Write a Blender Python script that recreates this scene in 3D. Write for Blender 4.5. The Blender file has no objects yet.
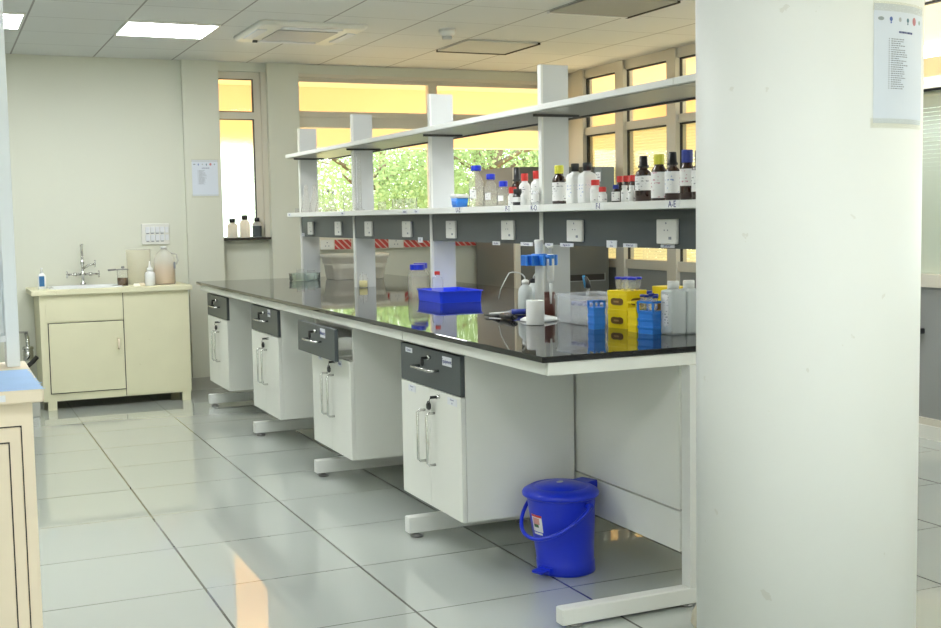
import bpy, math, random
from mathutils import Vector, Matrix
random.seed(7)
PI = math.pi
C = bpy.context.scene.collection

# ------------------------------------------------------------------ materials
def new_mat(name):
    m = bpy.data.materials.new(name); m.use_nodes = True
    nt = m.node_tree; nt.nodes.clear()
    out = nt.nodes.new('ShaderNodeOutputMaterial')
    return m, nt, out

def N(nt, t, **kw):
    n = nt.nodes.new(t)
    for k, v in kw.items():
        setattr(n, k, v)
    return n

def math_node(nt, op, a, b=None, c=None):
    n = nt.nodes.new('ShaderNodeMath'); n.operation = op
    for i, v in enumerate((a, b, c)):
        if v is None: continue
        if isinstance(v, (int, float)): n.inputs[i].default_value = v
        else: nt.links.new(v, n.inputs[i])
    return n.outputs[0]

def mixc(nt, fac, a, b):
    n = nt.nodes.new('ShaderNodeMix'); n.data_type = 'RGBA'
    for sock, v in ((n.inputs[0], fac), (n.inputs[6], a), (n.inputs[7], b)):
        if isinstance(v, tuple): sock.default_value = (*v, 1) if len(v) == 3 else v
        elif isinstance(v, (int, float)): sock.default_value = v
        else: nt.links.new(v, sock)
    return n.outputs[2]

def mat(name, col, rough=.5, metal=0., var=.04, scale=6., bump=0., bscale=60., spec=.5, coat=0., trans=0., dirt=None):
    """principled with a soft noise in the colour; dirt = (colour, scale, threshold)"""
    m, nt, out = new_mat(name)
    p = N(nt, 'ShaderNodeBsdfPrincipled')
    p.inputs['Roughness'].default_value = rough; p.inputs['Metallic'].default_value = metal
    p.inputs['Specular IOR Level'].default_value = spec
    p.inputs['Coat Weight'].default_value = coat
    tc = N(nt, 'ShaderNodeTexCoord')
    no = N(nt, 'ShaderNodeTexNoise'); no.inputs['Scale'].default_value = scale; no.inputs['Detail'].default_value = 3
    nt.links.new(tc.outputs['Object'], no.inputs['Vector'])
    lo = tuple(max(0, c*(1-var)) for c in col); hi = tuple(min(1, c*(1+var)) for c in col)
    c = mixc(nt, no.outputs['Fac'], lo, hi)
    if dirt:
        dc, ds, th = dirt
        n2 = N(nt, 'ShaderNodeTexNoise'); n2.inputs['Scale'].default_value = ds; n2.inputs['Detail'].default_value = 5
        nt.links.new(tc.outputs['Object'], n2.inputs['Vector'])
        f = math_node(nt, 'MULTIPLY', math_node(nt, 'GREATER_THAN', n2.outputs['Fac'], th), .6)
        c = mixc(nt, f, c, dc)
    nt.links.new(c, p.inputs['Base Color'])
    if bump:
        n3 = N(nt, 'ShaderNodeTexNoise'); n3.inputs['Scale'].default_value = bscale
        nt.links.new(tc.outputs['Object'], n3.inputs['Vector'])
        b = N(nt, 'ShaderNodeBump'); b.inputs['Strength'].default_value = bump; b.inputs['Distance'].default_value = .004
        nt.links.new(n3.outputs['Fac'], b.inputs['Height']); nt.links.new(b.outputs['Normal'], p.inputs['Normal'])
    if trans:
        t = N(nt, 'ShaderNodeBsdfTranslucent'); nt.links.new(c, t.inputs['Color'])
        mx = N(nt, 'ShaderNodeMixShader'); mx.inputs[0].default_value = trans
        nt.links.new(p.outputs[0], mx.inputs[1]); nt.links.new(t.outputs[0], mx.inputs[2])
        nt.links.new(mx.outputs[0], out.inputs[0])
    else:
        nt.links.new(p.outputs[0], out.inputs[0])
    return m

def glass(name, tint=(.93, .97, .95), gloss=.25, body=0., bcol=(.9, .9, .9), rough=.03):
    """thin clear wall: transparent + fresnel gloss (+ a milky share)"""
    m, nt, out = new_mat(name)
    t = N(nt, 'ShaderNodeBsdfTransparent'); t.inputs[0].default_value = (*tint, 1)
    g = N(nt, 'ShaderNodeBsdfGlossy'); g.inputs['Roughness'].default_value = rough
    lw = N(nt, 'ShaderNodeLayerWeight'); lw.inputs[0].default_value = gloss
    mx = N(nt, 'ShaderNodeMixShader')
    nt.links.new(lw.outputs['Fresnel'], mx.inputs[0])
    base = t.outputs[0]
    if body:
        d = N(nt, 'ShaderNodeBsdfDiffuse'); d.inputs[0].default_value = (*bcol, 1)
        tl = N(nt, 'ShaderNodeBsdfTranslucent'); tl.inputs[0].default_value = (*bcol, 1)
        a = N(nt, 'ShaderNodeMixShader'); a.inputs[0].default_value = .5
        nt.links.new(d.outputs[0], a.inputs[1]); nt.links.new(tl.outputs[0], a.inputs[2])
        b = N(nt, 'ShaderNodeMixShader'); b.inputs[0].default_value = body
        nt.links.new(base, b.inputs[1]); nt.links.new(a.outputs[0], b.inputs[2]); base = b.outputs[0]
    nt.links.new(base, mx.inputs[1]); nt.links.new(g.outputs[0], mx.inputs[2])
    nt.links.new(mx.outputs[0], out.inputs[0])
    return m

def emit(name, col, s):
    m, nt, out = new_mat(name)
    e = N(nt, 'ShaderNodeEmission'); e.inputs[0].default_value = (*col, 1); e.inputs[1].default_value = s
    nt.links.new(e.outputs[0], out.inputs[0]); return m

def grid_mat(name, tile, line, x0, y0, px, py, wx, wy, rough, var=.03, bump=.0, spec=.5, vscale=1.2, coat=0.):
    """tiles of px by py with thin joints, laid out in world metres"""
    m, nt, out = new_mat(name)
    p = N(nt, 'ShaderNodeBsdfPrincipled'); p.inputs['Roughness'].default_value = rough
    p.inputs['Specular IOR Level'].default_value = spec
    p.inputs['Coat Weight'].default_value = coat; p.inputs['Coat Roughness'].default_value = .012; p.inputs['Coat IOR'].default_value = 1.75
    tc = N(nt, 'ShaderNodeTexCoord'); s = N(nt, 'ShaderNodeSeparateXYZ'); nt.links.new(tc.outputs['Object'], s.inputs[0])
    def joint(sock, o, pitch, w):
        f = math_node(nt, 'DIVIDE', math_node(nt, 'SUBTRACT', sock, o), pitch)
        d = math_node(nt, 'PINGPONG', f, .5)
        return math_node(nt, 'LESS_THAN', d, w/pitch), math_node(nt, 'ROUND', math_node(nt, 'SUBTRACT', f, .5))
    jx, ix = joint(s.outputs[0], x0, px, wx); jy, iy = joint(s.outputs[1], y0, py, wy)
    cv = N(nt, 'ShaderNodeCombineXYZ'); nt.links.new(ix, cv.inputs[0]); nt.links.new(iy, cv.inputs[1])
    wn = N(nt, 'ShaderNodeTexWhiteNoise'); nt.links.new(cv.outputs[0], wn.inputs[0])
    no = N(nt, 'ShaderNodeTexNoise'); no.inputs['Scale'].default_value = vscale; no.inputs['Detail'].default_value = 4
    nt.links.new(tc.outputs['Object'], no.inputs['Vector'])
    f = math_node(nt, 'ADD', math_node(nt, 'MULTIPLY', wn.outputs['Value'], .6), math_node(nt, 'MULTIPLY', no.outputs['Fac'], .4))
    c = mixc(nt, f, tuple(v*(1-var) for v in tile), tuple(min(1, v*(1+var)) for v in tile))
    j = math_node(nt, 'MAXIMUM', jx, jy)
    c = mixc(nt, j, c, line)
    nt.links.new(c, p.inputs['Base Color'])
    r = math_node(nt, 'ADD', math_node(nt, 'MULTIPLY', j, .5), rough); nt.links.new(r, p.inputs['Roughness'])
    if bump:
        n3 = N(nt, 'ShaderNodeTexNoise'); n3.inputs['Scale'].default_value = 90
        nt.links.new(tc.outputs['Object'], n3.inputs['Vector'])
        b = N(nt, 'ShaderNodeBump'); b.inputs['Strength'].default_value = bump; b.inputs['Distance'].default_value = .003
        nt.links.new(n3.outputs['Fac'], b.inputs['Height']); nt.links.new(b.outputs['Normal'], p.inputs['Normal'])
    nt.links.new(p.outputs[0], out.inputs[0]); return m

def label_mat(name, ink=(.12, .12, .16), rows=95., paper=(.8, .8, .8)):
    """printed paper: broken rows of small ink marks"""
    m, nt, out = new_mat(name)
    p = N(nt, 'ShaderNodeBsdfPrincipled'); p.inputs['Roughness'].default_value = .55
    tc = N(nt, 'ShaderNodeTexCoord'); s = N(nt, 'ShaderNodeSeparateXYZ'); nt.links.new(tc.outputs['Object'], s.inputs[0])
    fr = math_node(nt, 'FRACT', math_node(nt, 'MULTIPLY', s.outputs[2], rows))
    row = math_node(nt, 'LESS_THAN', fr, .42)
    mp = N(nt, 'ShaderNodeMapping'); mp.inputs['Scale'].default_value = (90, 90, rows)
    nt.links.new(tc.outputs['Object'], mp.inputs[0])
    no = N(nt, 'ShaderNodeTexNoise'); no.inputs['Scale'].default_value = 1.0; nt.links.new(mp.outputs[0], no.inputs['Vector'])
    n2 = N(nt, 'ShaderNodeTexNoise'); n2.inputs['Scale'].default_value = 28.; nt.links.new(tc.outputs['Object'], n2.inputs['Vector'])
    f = math_node(nt, 'MULTIPLY', row, math_node(nt, 'GREATER_THAN', no.outputs['Fac'], .52))
    f = math_node(nt, 'MULTIPLY', f, math_node(nt, 'GREATER_THAN', n2.outputs['Fac'], .5))
    c = mixc(nt, math_node(nt, 'MULTIPLY', f, .75), paper, ink)
    nt.links.new(c, p.inputs['Base Color']); nt.links.new(p.outputs[0], out.inputs[0]); return m

M = dict(
    wall=mat('wall_paint', (.65, .66, .57), .6, var=.03, scale=.9, bump=.05, bscale=40, spec=.3),
    column=mat('column_paint', (.84, .85, .83), .5, var=.03, scale=2., bump=.06, bscale=25, spec=.3, dirt=((.72, .71, .66), 16., .72)),
    floor=grid_mat('floor_tiles', (.46, .49, .465), (.08, .08, .07), .840, 7.917, .6, .6, .0045, .0024, .25, var=.02, spec=.12, coat=1.),
    ceil=grid_mat('ceiling_tiles', (.68, .70, .69), (.34, .34, .33), .572, 7.20, .59, .59, .006, .003, .8, var=.02, bump=.08, spec=.2),
    frame=mat('frame_paint', (.66, .62, .52), .45, var=.03),
    alu=mat('aluminium_beige', (.60, .57, .49), .4, var=.02),
    seal=mat('rubber_seal', (.03, .03, .03), .6),
    skirt=mat('skirting_tile', (.42, .42, .38), .3),
    sill=mat('sill_granite', (.04, .035, .03), .2),
    pane=glass('window_glass', (.96, .98, .97), .12),
    white=mat('white_laminate', (.72, .72, .67), .4, var=.015, spec=.4),
    bench=mat('white_cabinet', (.75, .76, .71), .38, var=.015, spec=.4),
    rack=mat('rack_grey', (.56, .58, .59), .42, var=.015, spec=.4),
    edge=mat('rack_edge', (.74, .75, .72), .4, var=.015),
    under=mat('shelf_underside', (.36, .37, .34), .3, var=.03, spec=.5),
    gasket=mat('dark_rail', (.05, .05, .05), .5),
    slate=mat('slate_laminate', (.070, .083, .088), .38, var=.03, spec=.4),
    granite=mat('black_granite', (.014, .014, .015), .035, var=.3, scale=160., spec=.45),
    steel=mat('brushed_steel', (.62, .62, .60), .22, metal=1.),
    chrome=mat('chrome', (.55, .55, .53), .15, metal=1.),
    dsteel=mat('dull_steel', (.25, .25, .25), .35, metal=.8),
    black=mat('black_plastic', (.015, .015, .017), .3),
    rubber=mat('dark_rubber', (.03, .03, .03), .6),
    blue=mat('blue_plastic', (.008, .030, .58), .32, var=.03, spec=.45),
    tray=mat('tray_blue', (.010, .05, .80), .35, var=.03),
    sky=mat('sky_blue_plastic', (.035, .22, .72), .35, var=.03),
    navy=mat('navy_plastic', (.02, .04, .28), .35),
    yellow=mat('yellow_plastic', (.86, .66, .01), .38, var=.03),
    lemon=mat('lemon_cap', (.72, .70, .07), .4),
    red=mat('red_cap', (.60, .03, .025), .35),
    amber=mat('amber_glass', (.030, .010, .005), .06, spec=.7),
    brown=mat('brown_plastic', (.085, .022, .014), .35),
    hdpe=mat('milky_plastic', (.72, .76, .76), .4, var=.02, trans=.35),
    bottlew=mat('white_bottle', (.76, .77, .76), .4, var=.02),
    cream=mat('cream_plastic', (.97, .95, .86), .4, var=.03, trans=.2),
    clear=glass('lab_glass', (.99, .99, .985), .045, .10, (1., 1., 1.)),
    clear2=glass('clear_plastic', (.97, .98, .985), .07, .2, (.97, .98, 1.), .1),
    milky=glass('frosted_beaker', (.96, .95, .90), .04, .35, (1., .97, .88), .3),
    jug=glass('jug_plastic', (.97, .97, .95), .04, .45, (1., 1., .97), .3),
    tea=mat('tan_liquid', (.74, .56, .38), .4, trans=.3),
    dbrown=mat('dark_brown_liquid', (.10, .05, .015), .3),
    liquid=glass('pale_liquid', (.97, .97, .92), .04, .2, (.97, .97, .9)), bglass=glass('bottle_glass', (.98, .98, .97), .06, .17, (1., .99, .95)), boxp=glass('box_plastic', (.97, .98, .985), .05, .22, (.94, .96, 1.), .1),
    sink=mat('sink_white', (.78, .80, .80), .2),
    sinkcab=mat('old_cream_paint', (.72, .69, .49), .5, var=.05, scale=5., spec=.35, dirt=((.62, .58, .38), 26., .72)),
    beige=mat('old_beige_paint', (.78, .68, .53), .55, var=.05, scale=7., spec=.3, dirt=((.62, .50, .36), 30., .74)),
    gap=mat('dark_gap', (.03, .025, .02), .8),
    bpaper=mat('blue_paper', (.40, .58, .88), .7, var=.06, scale=14., spec=.2),
    wpaint=mat('white_paint', (.76, .79, .80), .5, var=.02),
    paper=mat('paper', (.66, .71, .80), .6, var=.02, spec=.2),
    tag=mat('tag_paper', (.72, .74, .78), .6, spec=.2),
    ink=mat('ink', (.03, .04, .20), .6, spec=.1),
    dash=mat('grey_print', (.26, .28, .32), .7, spec=.1),
    lab=label_mat('printed_label'), labb=label_mat('blue_printed_label', (.1, .2, .5), 70.), labp=label_mat('pink_printed_label', (.5, .15, .25), 80.),
    hazard=None,
    socket=mat('socket_white', (.72, .72, .68), .4, var=.01),
    fridge=mat('equipment_grey', (.115, .118, .108), .45, var=.06, scale=2.),
    fside=mat('equipment_side', (.17, .168, .155), .55, var=.05, scale=2.),
    panelg=mat('grey_panel', (.26, .27, .265), .5, var=.03, scale=2.),
    ycan=mat('yellow_exterior_paint', (.90, .69, .48), .7, var=.03, scale=1., spec=.2),
    ground=mat('outdoor_ground', (.80, .60, .34), .9, var=.12, scale=.6, spec=.1),
    bark=mat('bark', (.16, .12, .08), .9, var=.3, scale=8.),
    slat=mat('blind_slat', (.60, .64, .60), .5, trans=.05),
    frost=None, backlit=mat('backlit_plastic', (.95, .95, .97), .4, var=.02, trans=.85), slat_yellow_lit=mat('blind_slat_yellow_lit', (.92, .87, .60), .5, trans=.25),  # cream slats carry the yellow outdoor light in their colour
    led=emit('led_diffuser', (.955, .985, .985), 19.5),
    cement=mat('cream_lump', (.62, .58, .46), .8, bump=.3),
)
def frosted(name, rough):
    m, nt, out = new_mat(name)
    g = N(nt, 'ShaderNodeBsdfRefraction'); g.inputs['Roughness'].default_value = rough; g.inputs['IOR'].default_value = 1.45
    g.inputs[0].default_value = (.95, 1, .96, 1)
    nt.links.new(g.outputs[0], out.inputs[0]); return m
M['frost'] = frosted('frosted_glass', .22)
def hazard():
    m, nt, out = new_mat('hazard_stripes')
    p = N(nt, 'ShaderNodeBsdfPrincipled'); p.inputs['Roughness'].default_value = .5
    tc = N(nt, 'ShaderNodeTexCoord'); s = N(nt, 'ShaderNodeSeparateXYZ'); nt.links.new(tc.outputs['Object'], s.inputs[0])
    f = math_node(nt, 'FRACT', math_node(nt, 'MULTIPLY', math_node(nt, 'ADD', s.outputs[0], s.outputs[2]), 19.))
    c = mixc(nt, math_node(nt, 'LESS_THAN', f, .3), (.50, .05, .04), (.62, .42, .36))
    nt.links.new(c, p.inputs['Base Color']); nt.links.new(p.outputs[0], out.inputs[0]); return m
M['hazard'] = hazard()
def leaf_mat(name, a, b):
    m, nt, out = new_mat(name)
    gi = N(nt, 'ShaderNodeTexCoord'); no = N(nt, 'ShaderNodeTexNoise'); no.inputs['Scale'].default_value = 2.2; no.inputs['Detail'].default_value = 5
    nt.links.new(gi.outputs['Object'], no.inputs['Vector'])
    c = mixc(nt, no.outputs['Fac'], a, b)
    d = N(nt, 'ShaderNodeBsdfDiffuse'); t = N(nt, 'ShaderNodeBsdfTranslucent'); mx = N(nt, 'ShaderNodeMixShader'); mx.inputs[0].default_value = .5
    nt.links.new(c, d.inputs[0]); nt.links.new(c, t.inputs[0])
    nt.links.new(d.outputs[0], mx.inputs[1]); nt.links.new(t.outputs[0], mx.inputs[2]); nt.links.new(mx.outputs[0], out.inputs[0]); return m
M['leaf'] = leaf_mat('leaves_pale', (.26, .37, .17), (.43, .54, .31))
M['leaf2'] = leaf_mat('leaves_mid', (.20, .30, .13), (.37, .46, .26))

# ------------------------------------------------------------------ mesh building
class B:
    def __init__(s): s.v = []; s.f = []; s.sm = []
    def add(s, vs, fs, smooth=False):
        o = len(s.v); s.v += [tuple(v) for v in vs]; s.f += [tuple(i+o for i in f) for f in fs]; s.sm += [smooth]*len(fs); return s
    def box(s, x0, y0, z0, x1, y1, z1, c=0.):
        """box, with its vertical and horizontal edges chamfered by c"""
        x0, x1 = min(x0, x1), max(x0, x1); y0, y1 = min(y0, y1), max(y0, y1); z0, z1 = min(z0, z1), max(z0, z1)
        if not c:
            v = [(x, y, z) for z in (z0, z1) for x, y in ((x0, y0), (x1, y0), (x1, y1), (x0, y1))]
            return s.add(v, [(3, 2, 1, 0), (4, 5, 6, 7), (0, 1, 5, 4), (1, 2, 6, 5), (2, 3, 7, 6), (3, 0, 4, 7)])
        def ring(i, z):
            return [(x0+c+i, y0+i, z), (x1-c-i, y0+i, z), (x1-i, y0+c+i, z), (x1-i, y1-c-i, z), (x1-c-i, y1-i, z), (x0+c+i, y1-i, z), (x0+i, y1-c-i, z), (x0+i, y0+c+i, z)]
        return s.rings([ring(c*.7, z0), ring(0, z0+c*.7), ring(0, z1-c*.7), ring(c*.7, z1)], False)
    def rings(s, rs, smooth=True, cap0=True, cap1=True):
        n = len(rs[0]); fs = []
        for k in range(len(rs)-1):
            for i in range(n):
                j = (i+1) % n; fs.append((k*n+i, k*n+j, (k+1)*n+j, (k+1)*n+i))
        v = [p for r in rs for p in r]; s.add(v, fs, smooth)
        o = len(s.v)-len(v)
        if cap0: s.f.append(tuple(o+i for i in reversed(range(n)))); s.sm.append(False)
        if cap1: s.f.append(tuple(o+(len(rs)-1)*n+i for i in range(n))); s.sm.append(False)
        return s
    def lathe(s, prof, cx=0, cy=0, n=28, cap0=True, cap1=True, sx=1., sy=1., smooth=True):
        """prof: (radius, z) upward; squash by sx, sy"""
        return s.rings([[(cx+r*sx*math.cos(2*PI*i/n), cy+r*sy*math.sin(2*PI*i/n), z) for i in range(n)] for r, z in prof], smooth, cap0, cap1)
    def rrect(s, prof, cx=0, cy=0, k=4, smooth=True, cap0=True, cap1=True):
        """prof: (halfx, halfy, corner radius, z)"""
        rs = []
        for hx, hy, r, z in prof:
            ring = []
            for q, (sx, sy) in enumerate(((1, 1), (-1, 1), (-1, -1), (1, -1))):
                for i in range(k+1):
                    a = q*PI/2+i*PI/2/k
                    ring.append((cx+sx*(hx-r)+r*math.cos(a), cy+sy*(hy-r)+r*math.sin(a), z))
            rs.append(ring)
        return s.rings(rs, smooth, cap0, cap1)
    def tube(s, pts, r, n=8, r1=None):
        pts = [Vector(p) for p in pts]; rs = []; up = None
        for i, p in enumerate(pts):
            t = (pts[min(i+1, len(pts)-1)]-pts[max(i-1, 0)]).normalized()
            if up is None: up = Vector((0, 0, 1)) if abs(t.z) < .9 else Vector((1, 0, 0))
            a = t.cross(up).normalized(); b = a.cross(t).normalized(); up = b
            rr = r if r1 is None else r+(r1-r)*i/(len(pts)-1)
            rs.append([p+a*rr*math.cos(2*PI*k/n)-b*rr*math.sin(2*PI*k/n) for k in range(n)])
        return s.rings([[tuple(q) for q in r] for r in reversed(rs)])
    def cyl(s, p, q, r, n=14): return s.tube([p, q], r, n)
    def build(s, name, m, parent=None, loc=None):
        me = bpy.data.meshes.new(name); me.from_pydata(s.v, [], s.f); me.update()
        for p, k in zip(me.polygons, s.sm): p.use_smooth = k
        if m is not None: me.materials.append(M[m] if isinstance(m, str) else m)
        o = bpy.data.objects.new(name, me); C.objects.link(o)
        if parent is not None: o.parent = parent
        if loc: o.location = loc
        return o

def box(*a, **k): return B().box(*a, **k)
def thing(name, label, cat, loc=(0, 0, 0), rz=0., group=None):
    o = bpy.data.objects.new(name, None); C.objects.link(o); o.location = loc; o.rotation_euler = (0, 0, rz)
    o.empty_display_size = .05; o['label'] = label; o['category'] = cat
    if group: o['group'] = group
    return o
def tag(o, label, cat, group=None):
    o['label'] = label; o['category'] = cat
    if group: o['group'] = group
    return o
def struct(o, label=None, cat=None):
    o['kind'] = 'structure'
    if label: o['label'] = label
    if cat: o['category'] = cat
    return o
def empty_struct(name, label, cat):
    o = thing(name, label, cat); o['kind'] = 'structure'; return o
def copy_tree(o, loc=None, parent=None, label=None):
    c = o.copy(); C.objects.link(c); c.parent = parent
    if loc is not None: c.location = loc
    if label: c['label'] = label
    for ch in list(o.children): copy_tree(ch, None, c)
    return c
def text(name, s, size, loc, face, m, parent, align='CENTER'):
    """lettering as a mesh; face '-x', '-y' or a z-angle for the direction it is read from"""
    cu = bpy.data.curves.new(name, 'FONT'); cu.body = s; cu.size = size; cu.extrude = size*.01; cu.align_x = align; cu.align_y = 'CENTER'; cu.resolution_u = 3
    t = bpy.data.objects.new(name, cu); C.objects.link(t)
    bpy.context.view_layer.update()
    me = bpy.data.meshes.new_from_object(t.evaluated_get(bpy.context.evaluated_depsgraph_get()))
    bpy.data.objects.remove(t); bpy.data.curves.remove(cu)
    me.materials.clear(); me.materials.append(M[m])
    o = bpy.data.objects.new(name, me); C.objects.link(o); o.parent = parent; o.location = loc
    rz = {'-x': -PI/2, '-y': 0}.get(face, face)
    o.rotation_euler = (PI/2, 0, rz); return o

# ------------------------------------------------------------------ the room
CEIL = 2.606; XR = 5.25; YB = 9.55
struct(box(-3.6, -4.2, -.05, XR+.02, YB+.2, 0).build('floor', 'floor'), 'glossy pale grey tiled floor', 'floor')
struct(box(-3.6, -4.2, CEIL, XR+.02, YB+.2, CEIL+.05).build('ceiling', 'ceil'), 'suspended ceiling of pale square tiles', 'ceiling')
struct(box(-3.7, -4.2, 0, -3.6, YB+.15, CEIL).build('wall_left', 'wall'))
wf = B(); wf.box(-3.7, -4.3, 0, XR+.1, -4.2, .85); wf.box(-3.7, -4.3, 2.45, XR+.1, -4.2, CEIL)
for x in (-3.7, -.55, 2.0, 4.7): wf.box(x, -4.3, .85, x+.6, -4.2, 2.45)
struct(wf.build('wall_front', 'wall'))
w4 = empty_struct('fill_window_4', 'unseen windows added behind the camera to brighten the room', 'window')  # glazing added out of view for frontal daylight in the room
for a, b_ in ((-3.1, -.55), (.05, 2.0), (2.6, 4.7)):
    q = B(); q.box(a, -4.27, .85, b_, -4.23, .90); q.box(a, -4.27, 2.40, b_, -4.23, 2.45); q.box(a, -4.27, .9, a+.05, -4.23, 2.4); q.box(b_-.05, -4.27, .9, b_, -4.23, 2.4)
    q.build('window_frame', 'frame', w4); box(a+.05, -4.252, .9, b_-.05, -4.248, 2.4).build('pane', 'pane', w4)
wb = B()
wb.box(-3.6, YB, 0, 1.82, YB+.2, CEIL)                      # plain wall behind the sink
wb.box(1.815, YB-.05, 0, 2.10, YB+.2, CEIL)                 # left pilaster
wb.box(2.10, YB+.06, 0, 2.495, YB+.2, 1.19)                 # under the narrow window
wb.box(2.10, YB, 2.535, 2.495, YB+.2, CEIL)                 # above it
wb.box(2.495, YB-.05, 0, 2.755, YB+.2, CEIL)                # right pilaster
wb.box(2.755, YB, 0, XR+.2, YB+.2, 1.17)
wb.box(2.755, YB-.01, 2.535, XR+.2, YB+.2, CEIL)
struct(wb.build('wall_back', 'wall'), 'cream back wall with pilasters and window openings', 'wall')
struct(box(1.80, YB-.064, 0, 2.115, YB-.05, .10).build('baseboard_back', 'skirt'))
struct(box(.2, YB-.012, 0, 1.80, YB, .10).build('baseboard_left', 'skirt'))

# narrow window by the left pilaster
w1 = empty_struct('window_1', 'narrow window with two panes left of the shelf rack', 'window')
fr = B(); y0, y1 = YB+.045, YB+.11
fr.box(2.10, y0, 2.48, 2.495, y1, 2.535); fr.box(2.40, y0, 1.19, 2.455, y1, 2.48); fr.box(2.455, y0-.04, 1.19, 2.495, y1, 2.535)
fr.box(2.10, y0, 2.16, 2.40, y1, 2.215); fr.box(2.10, y0, 1.19, 2.40, y1, 1.205); fr.box(2.095, y0, 1.2, 2.112, y1, 2.5)
fr.build('window_frame', 'frame', w1)
g = B()
for a, b_, c, d in ((2.112, 2.215, 2.40, 2.48), (2.112, 1.205, 2.40, 2.16)):
    g.box(a, y0-.002, b_, a+.007, y0+.03, d); g.box(c-.007, y0-.002, b_, c, y0+.03, d); g.box(a, y0-.002, d-.007, c, y0+.03, d); g.box(a, y0-.002, b_, c, y0+.03, b_+.006)
g.build('rubber_seal', 'seal', w1)
box(2.112, y0+.03, 2.215, 2.40, y0+.035, 2.48).build('pane', 'pane', w1)
box(2.112, y0+.03, 1.205, 2.40, y0+.035, 2.16).build('pane', 'frost', w1)
box(2.095, YB-.03, 1.185, 2.50, YB+.05, 1.205).build('window_sill', 'sill', w1)

# wide window behind the rack
w2 = empty_struct('window_2', 'wide back window with shallow top panes behind the rack', 'window')
fr = B(); XS = (2.755, 3.97, 5.21)
fr.box(2.755, y0, 2.475, XR, y1, 2.535); fr.box(2.755, y0-.05, 2.505, XR-.001, y0-.0005, 2.5345)
fr.box(2.755, y0-.02, 2.10, XR-.001, y1-.002, 2.232); fr.box(2.755, y0-.035, 2.185, XR-.001, y1-.006, 2.231)
fr.box(2.755, y0, 1.17, XR, y1, 1.22)
for x in XS: fr.box(x-.04 if x > 2.8 else x, y0-.004, 1.172, x+.04 if x > 5 else x+.0402 if x > 2.8 else x+.02, y1-.004, 2.504)
fr.build('window_frame', 'frame', w2)
for i in range(2):
    a = XS[i]+(.02 if i == 0 else .04); b_ = XS[i+1]-.04
    box(a, y0+.03, 2.232, b_, y0+.035, 2.475).build('pane', 'pane', w2)
    box(a, y0+.03, 1.22, b_, y0+.035, 2.10).build('pane', 'pane', w2)
box(2.755, YB-.03, 1.155, XR, YB+.05, 1.175).build('window_sill', 'frame', w2)

# right wall: framed glazing over grey panels
w3 = empty_struct('window_3', 'framed window wall along the right side', 'window')
ys = [9.255, 8.597, 7.83, 7.05, 6.28, 5.52, 4.74, 3.97, 3.2, 2.43, 1.66, .9, .1, -.7, -1.5, -2.3, -3.1, -3.9]
fr = B(); pn = B(); se = B()
fr.box(XR, -4.2, 2.53, XR+.07, YB, CEIL); fr.box(XR, -4.2, 2.035, XR+.07, YB, 2.10); fr.box(XR, -4.2, .89, XR+.07, YB, .965); fr.box(XR, -4.2, .08, XR+.07, YB, .12)
for i, y in enumerate(ys):
    w = .05 if i == 0 else .062
    fr.box(XR-.02, y-w, 0, XR+.08, y+w, CEIL)
fr.box(XR-.005, 9.3, 0, XR+.066, YB, CEIL-.001)
fr.build('window_frame', 'alu', w3)
for i in range(len(ys)-1):
    a, b_ = ys[i+1]+.06, ys[i]-.05
    for z0, z1 in ((2.10, 2.53), (.965, 2.035)):
        box(XR+.035, a, z0, XR+.04, b_, z1).build('pane', 'pane', w3)
        se.box(XR+.02, a, z0, XR+.045, a+.012, z1); se.box(XR+.02, b_-.014, z0, XR+.045, b_, z1); se.box(XR+.02, a, z1-.012, XR+.045, b_, z1)
    pn.box(XR+.02, a-.02, .1, XR+.05, b_+.02, .9)
se.build('rubber_seal', 'seal', w3); pn.build('lower_panel', 'panelg', w3)
struct(box(XR-.012, -4.2, 0, XR+.03, YB, .08).build('baseboard_right', 'white'))

# column
CX, CY, CR = 2.203, 2.635, .30
struct(B().lathe([(CR, 0), (CR, CEIL)], CX, CY, 72).build('pillar', 'column'), 'thick round cream column in the right foreground', 'column')

# ------------------------------------------------------------------ ceiling fittings
def ceiling_light(x, y, label, w=.590):
    t = thing('ceiling_light', label, 'ceiling light', (x, y, CEIL), 0, 'square ceiling light panels')
    f = B(); h = w/2
    for a, b_, c, d in ((-h, -h, h, -h+.014), (-h, h-.014, h, h), (-h, -h+.014, -h+.014, h-.014), (h-.014, -h+.014, h, h-.014)): f.box(a, b_, -.012, c, d, 0)
    f.build('light_frame', 'white', t)
    box(-h+.014, -h+.014, -.010, h-.014, h-.014, -.003).build('diffuser', 'led', t)
    return t
L0 = ceiling_light(1.447, 8.04, 'bright square ceiling light over the sink, wholly in view')
def more_light(x, y, label): copy_tree(L0, (x, y, CEIL), None, label)
more_light(.262, 7.97, 'bright square ceiling light cut by the white post at upper left')
for x, y in ((-2.1, 5.05), (.262, 5.05), (1.447, 5.05), (3.4, 5.6), (4.8, 5.05), (-2.1, 1.5), (.262, 1.5), (-2.1, -1.), (.262, -1.), (1.447, -1.), (3.8, -.4), (4.4, 2.1)):  # panels added out of view to raise the room's brightness
    more_light(x, y, 'unseen square ceiling light added to brighten the nearer room')

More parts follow.
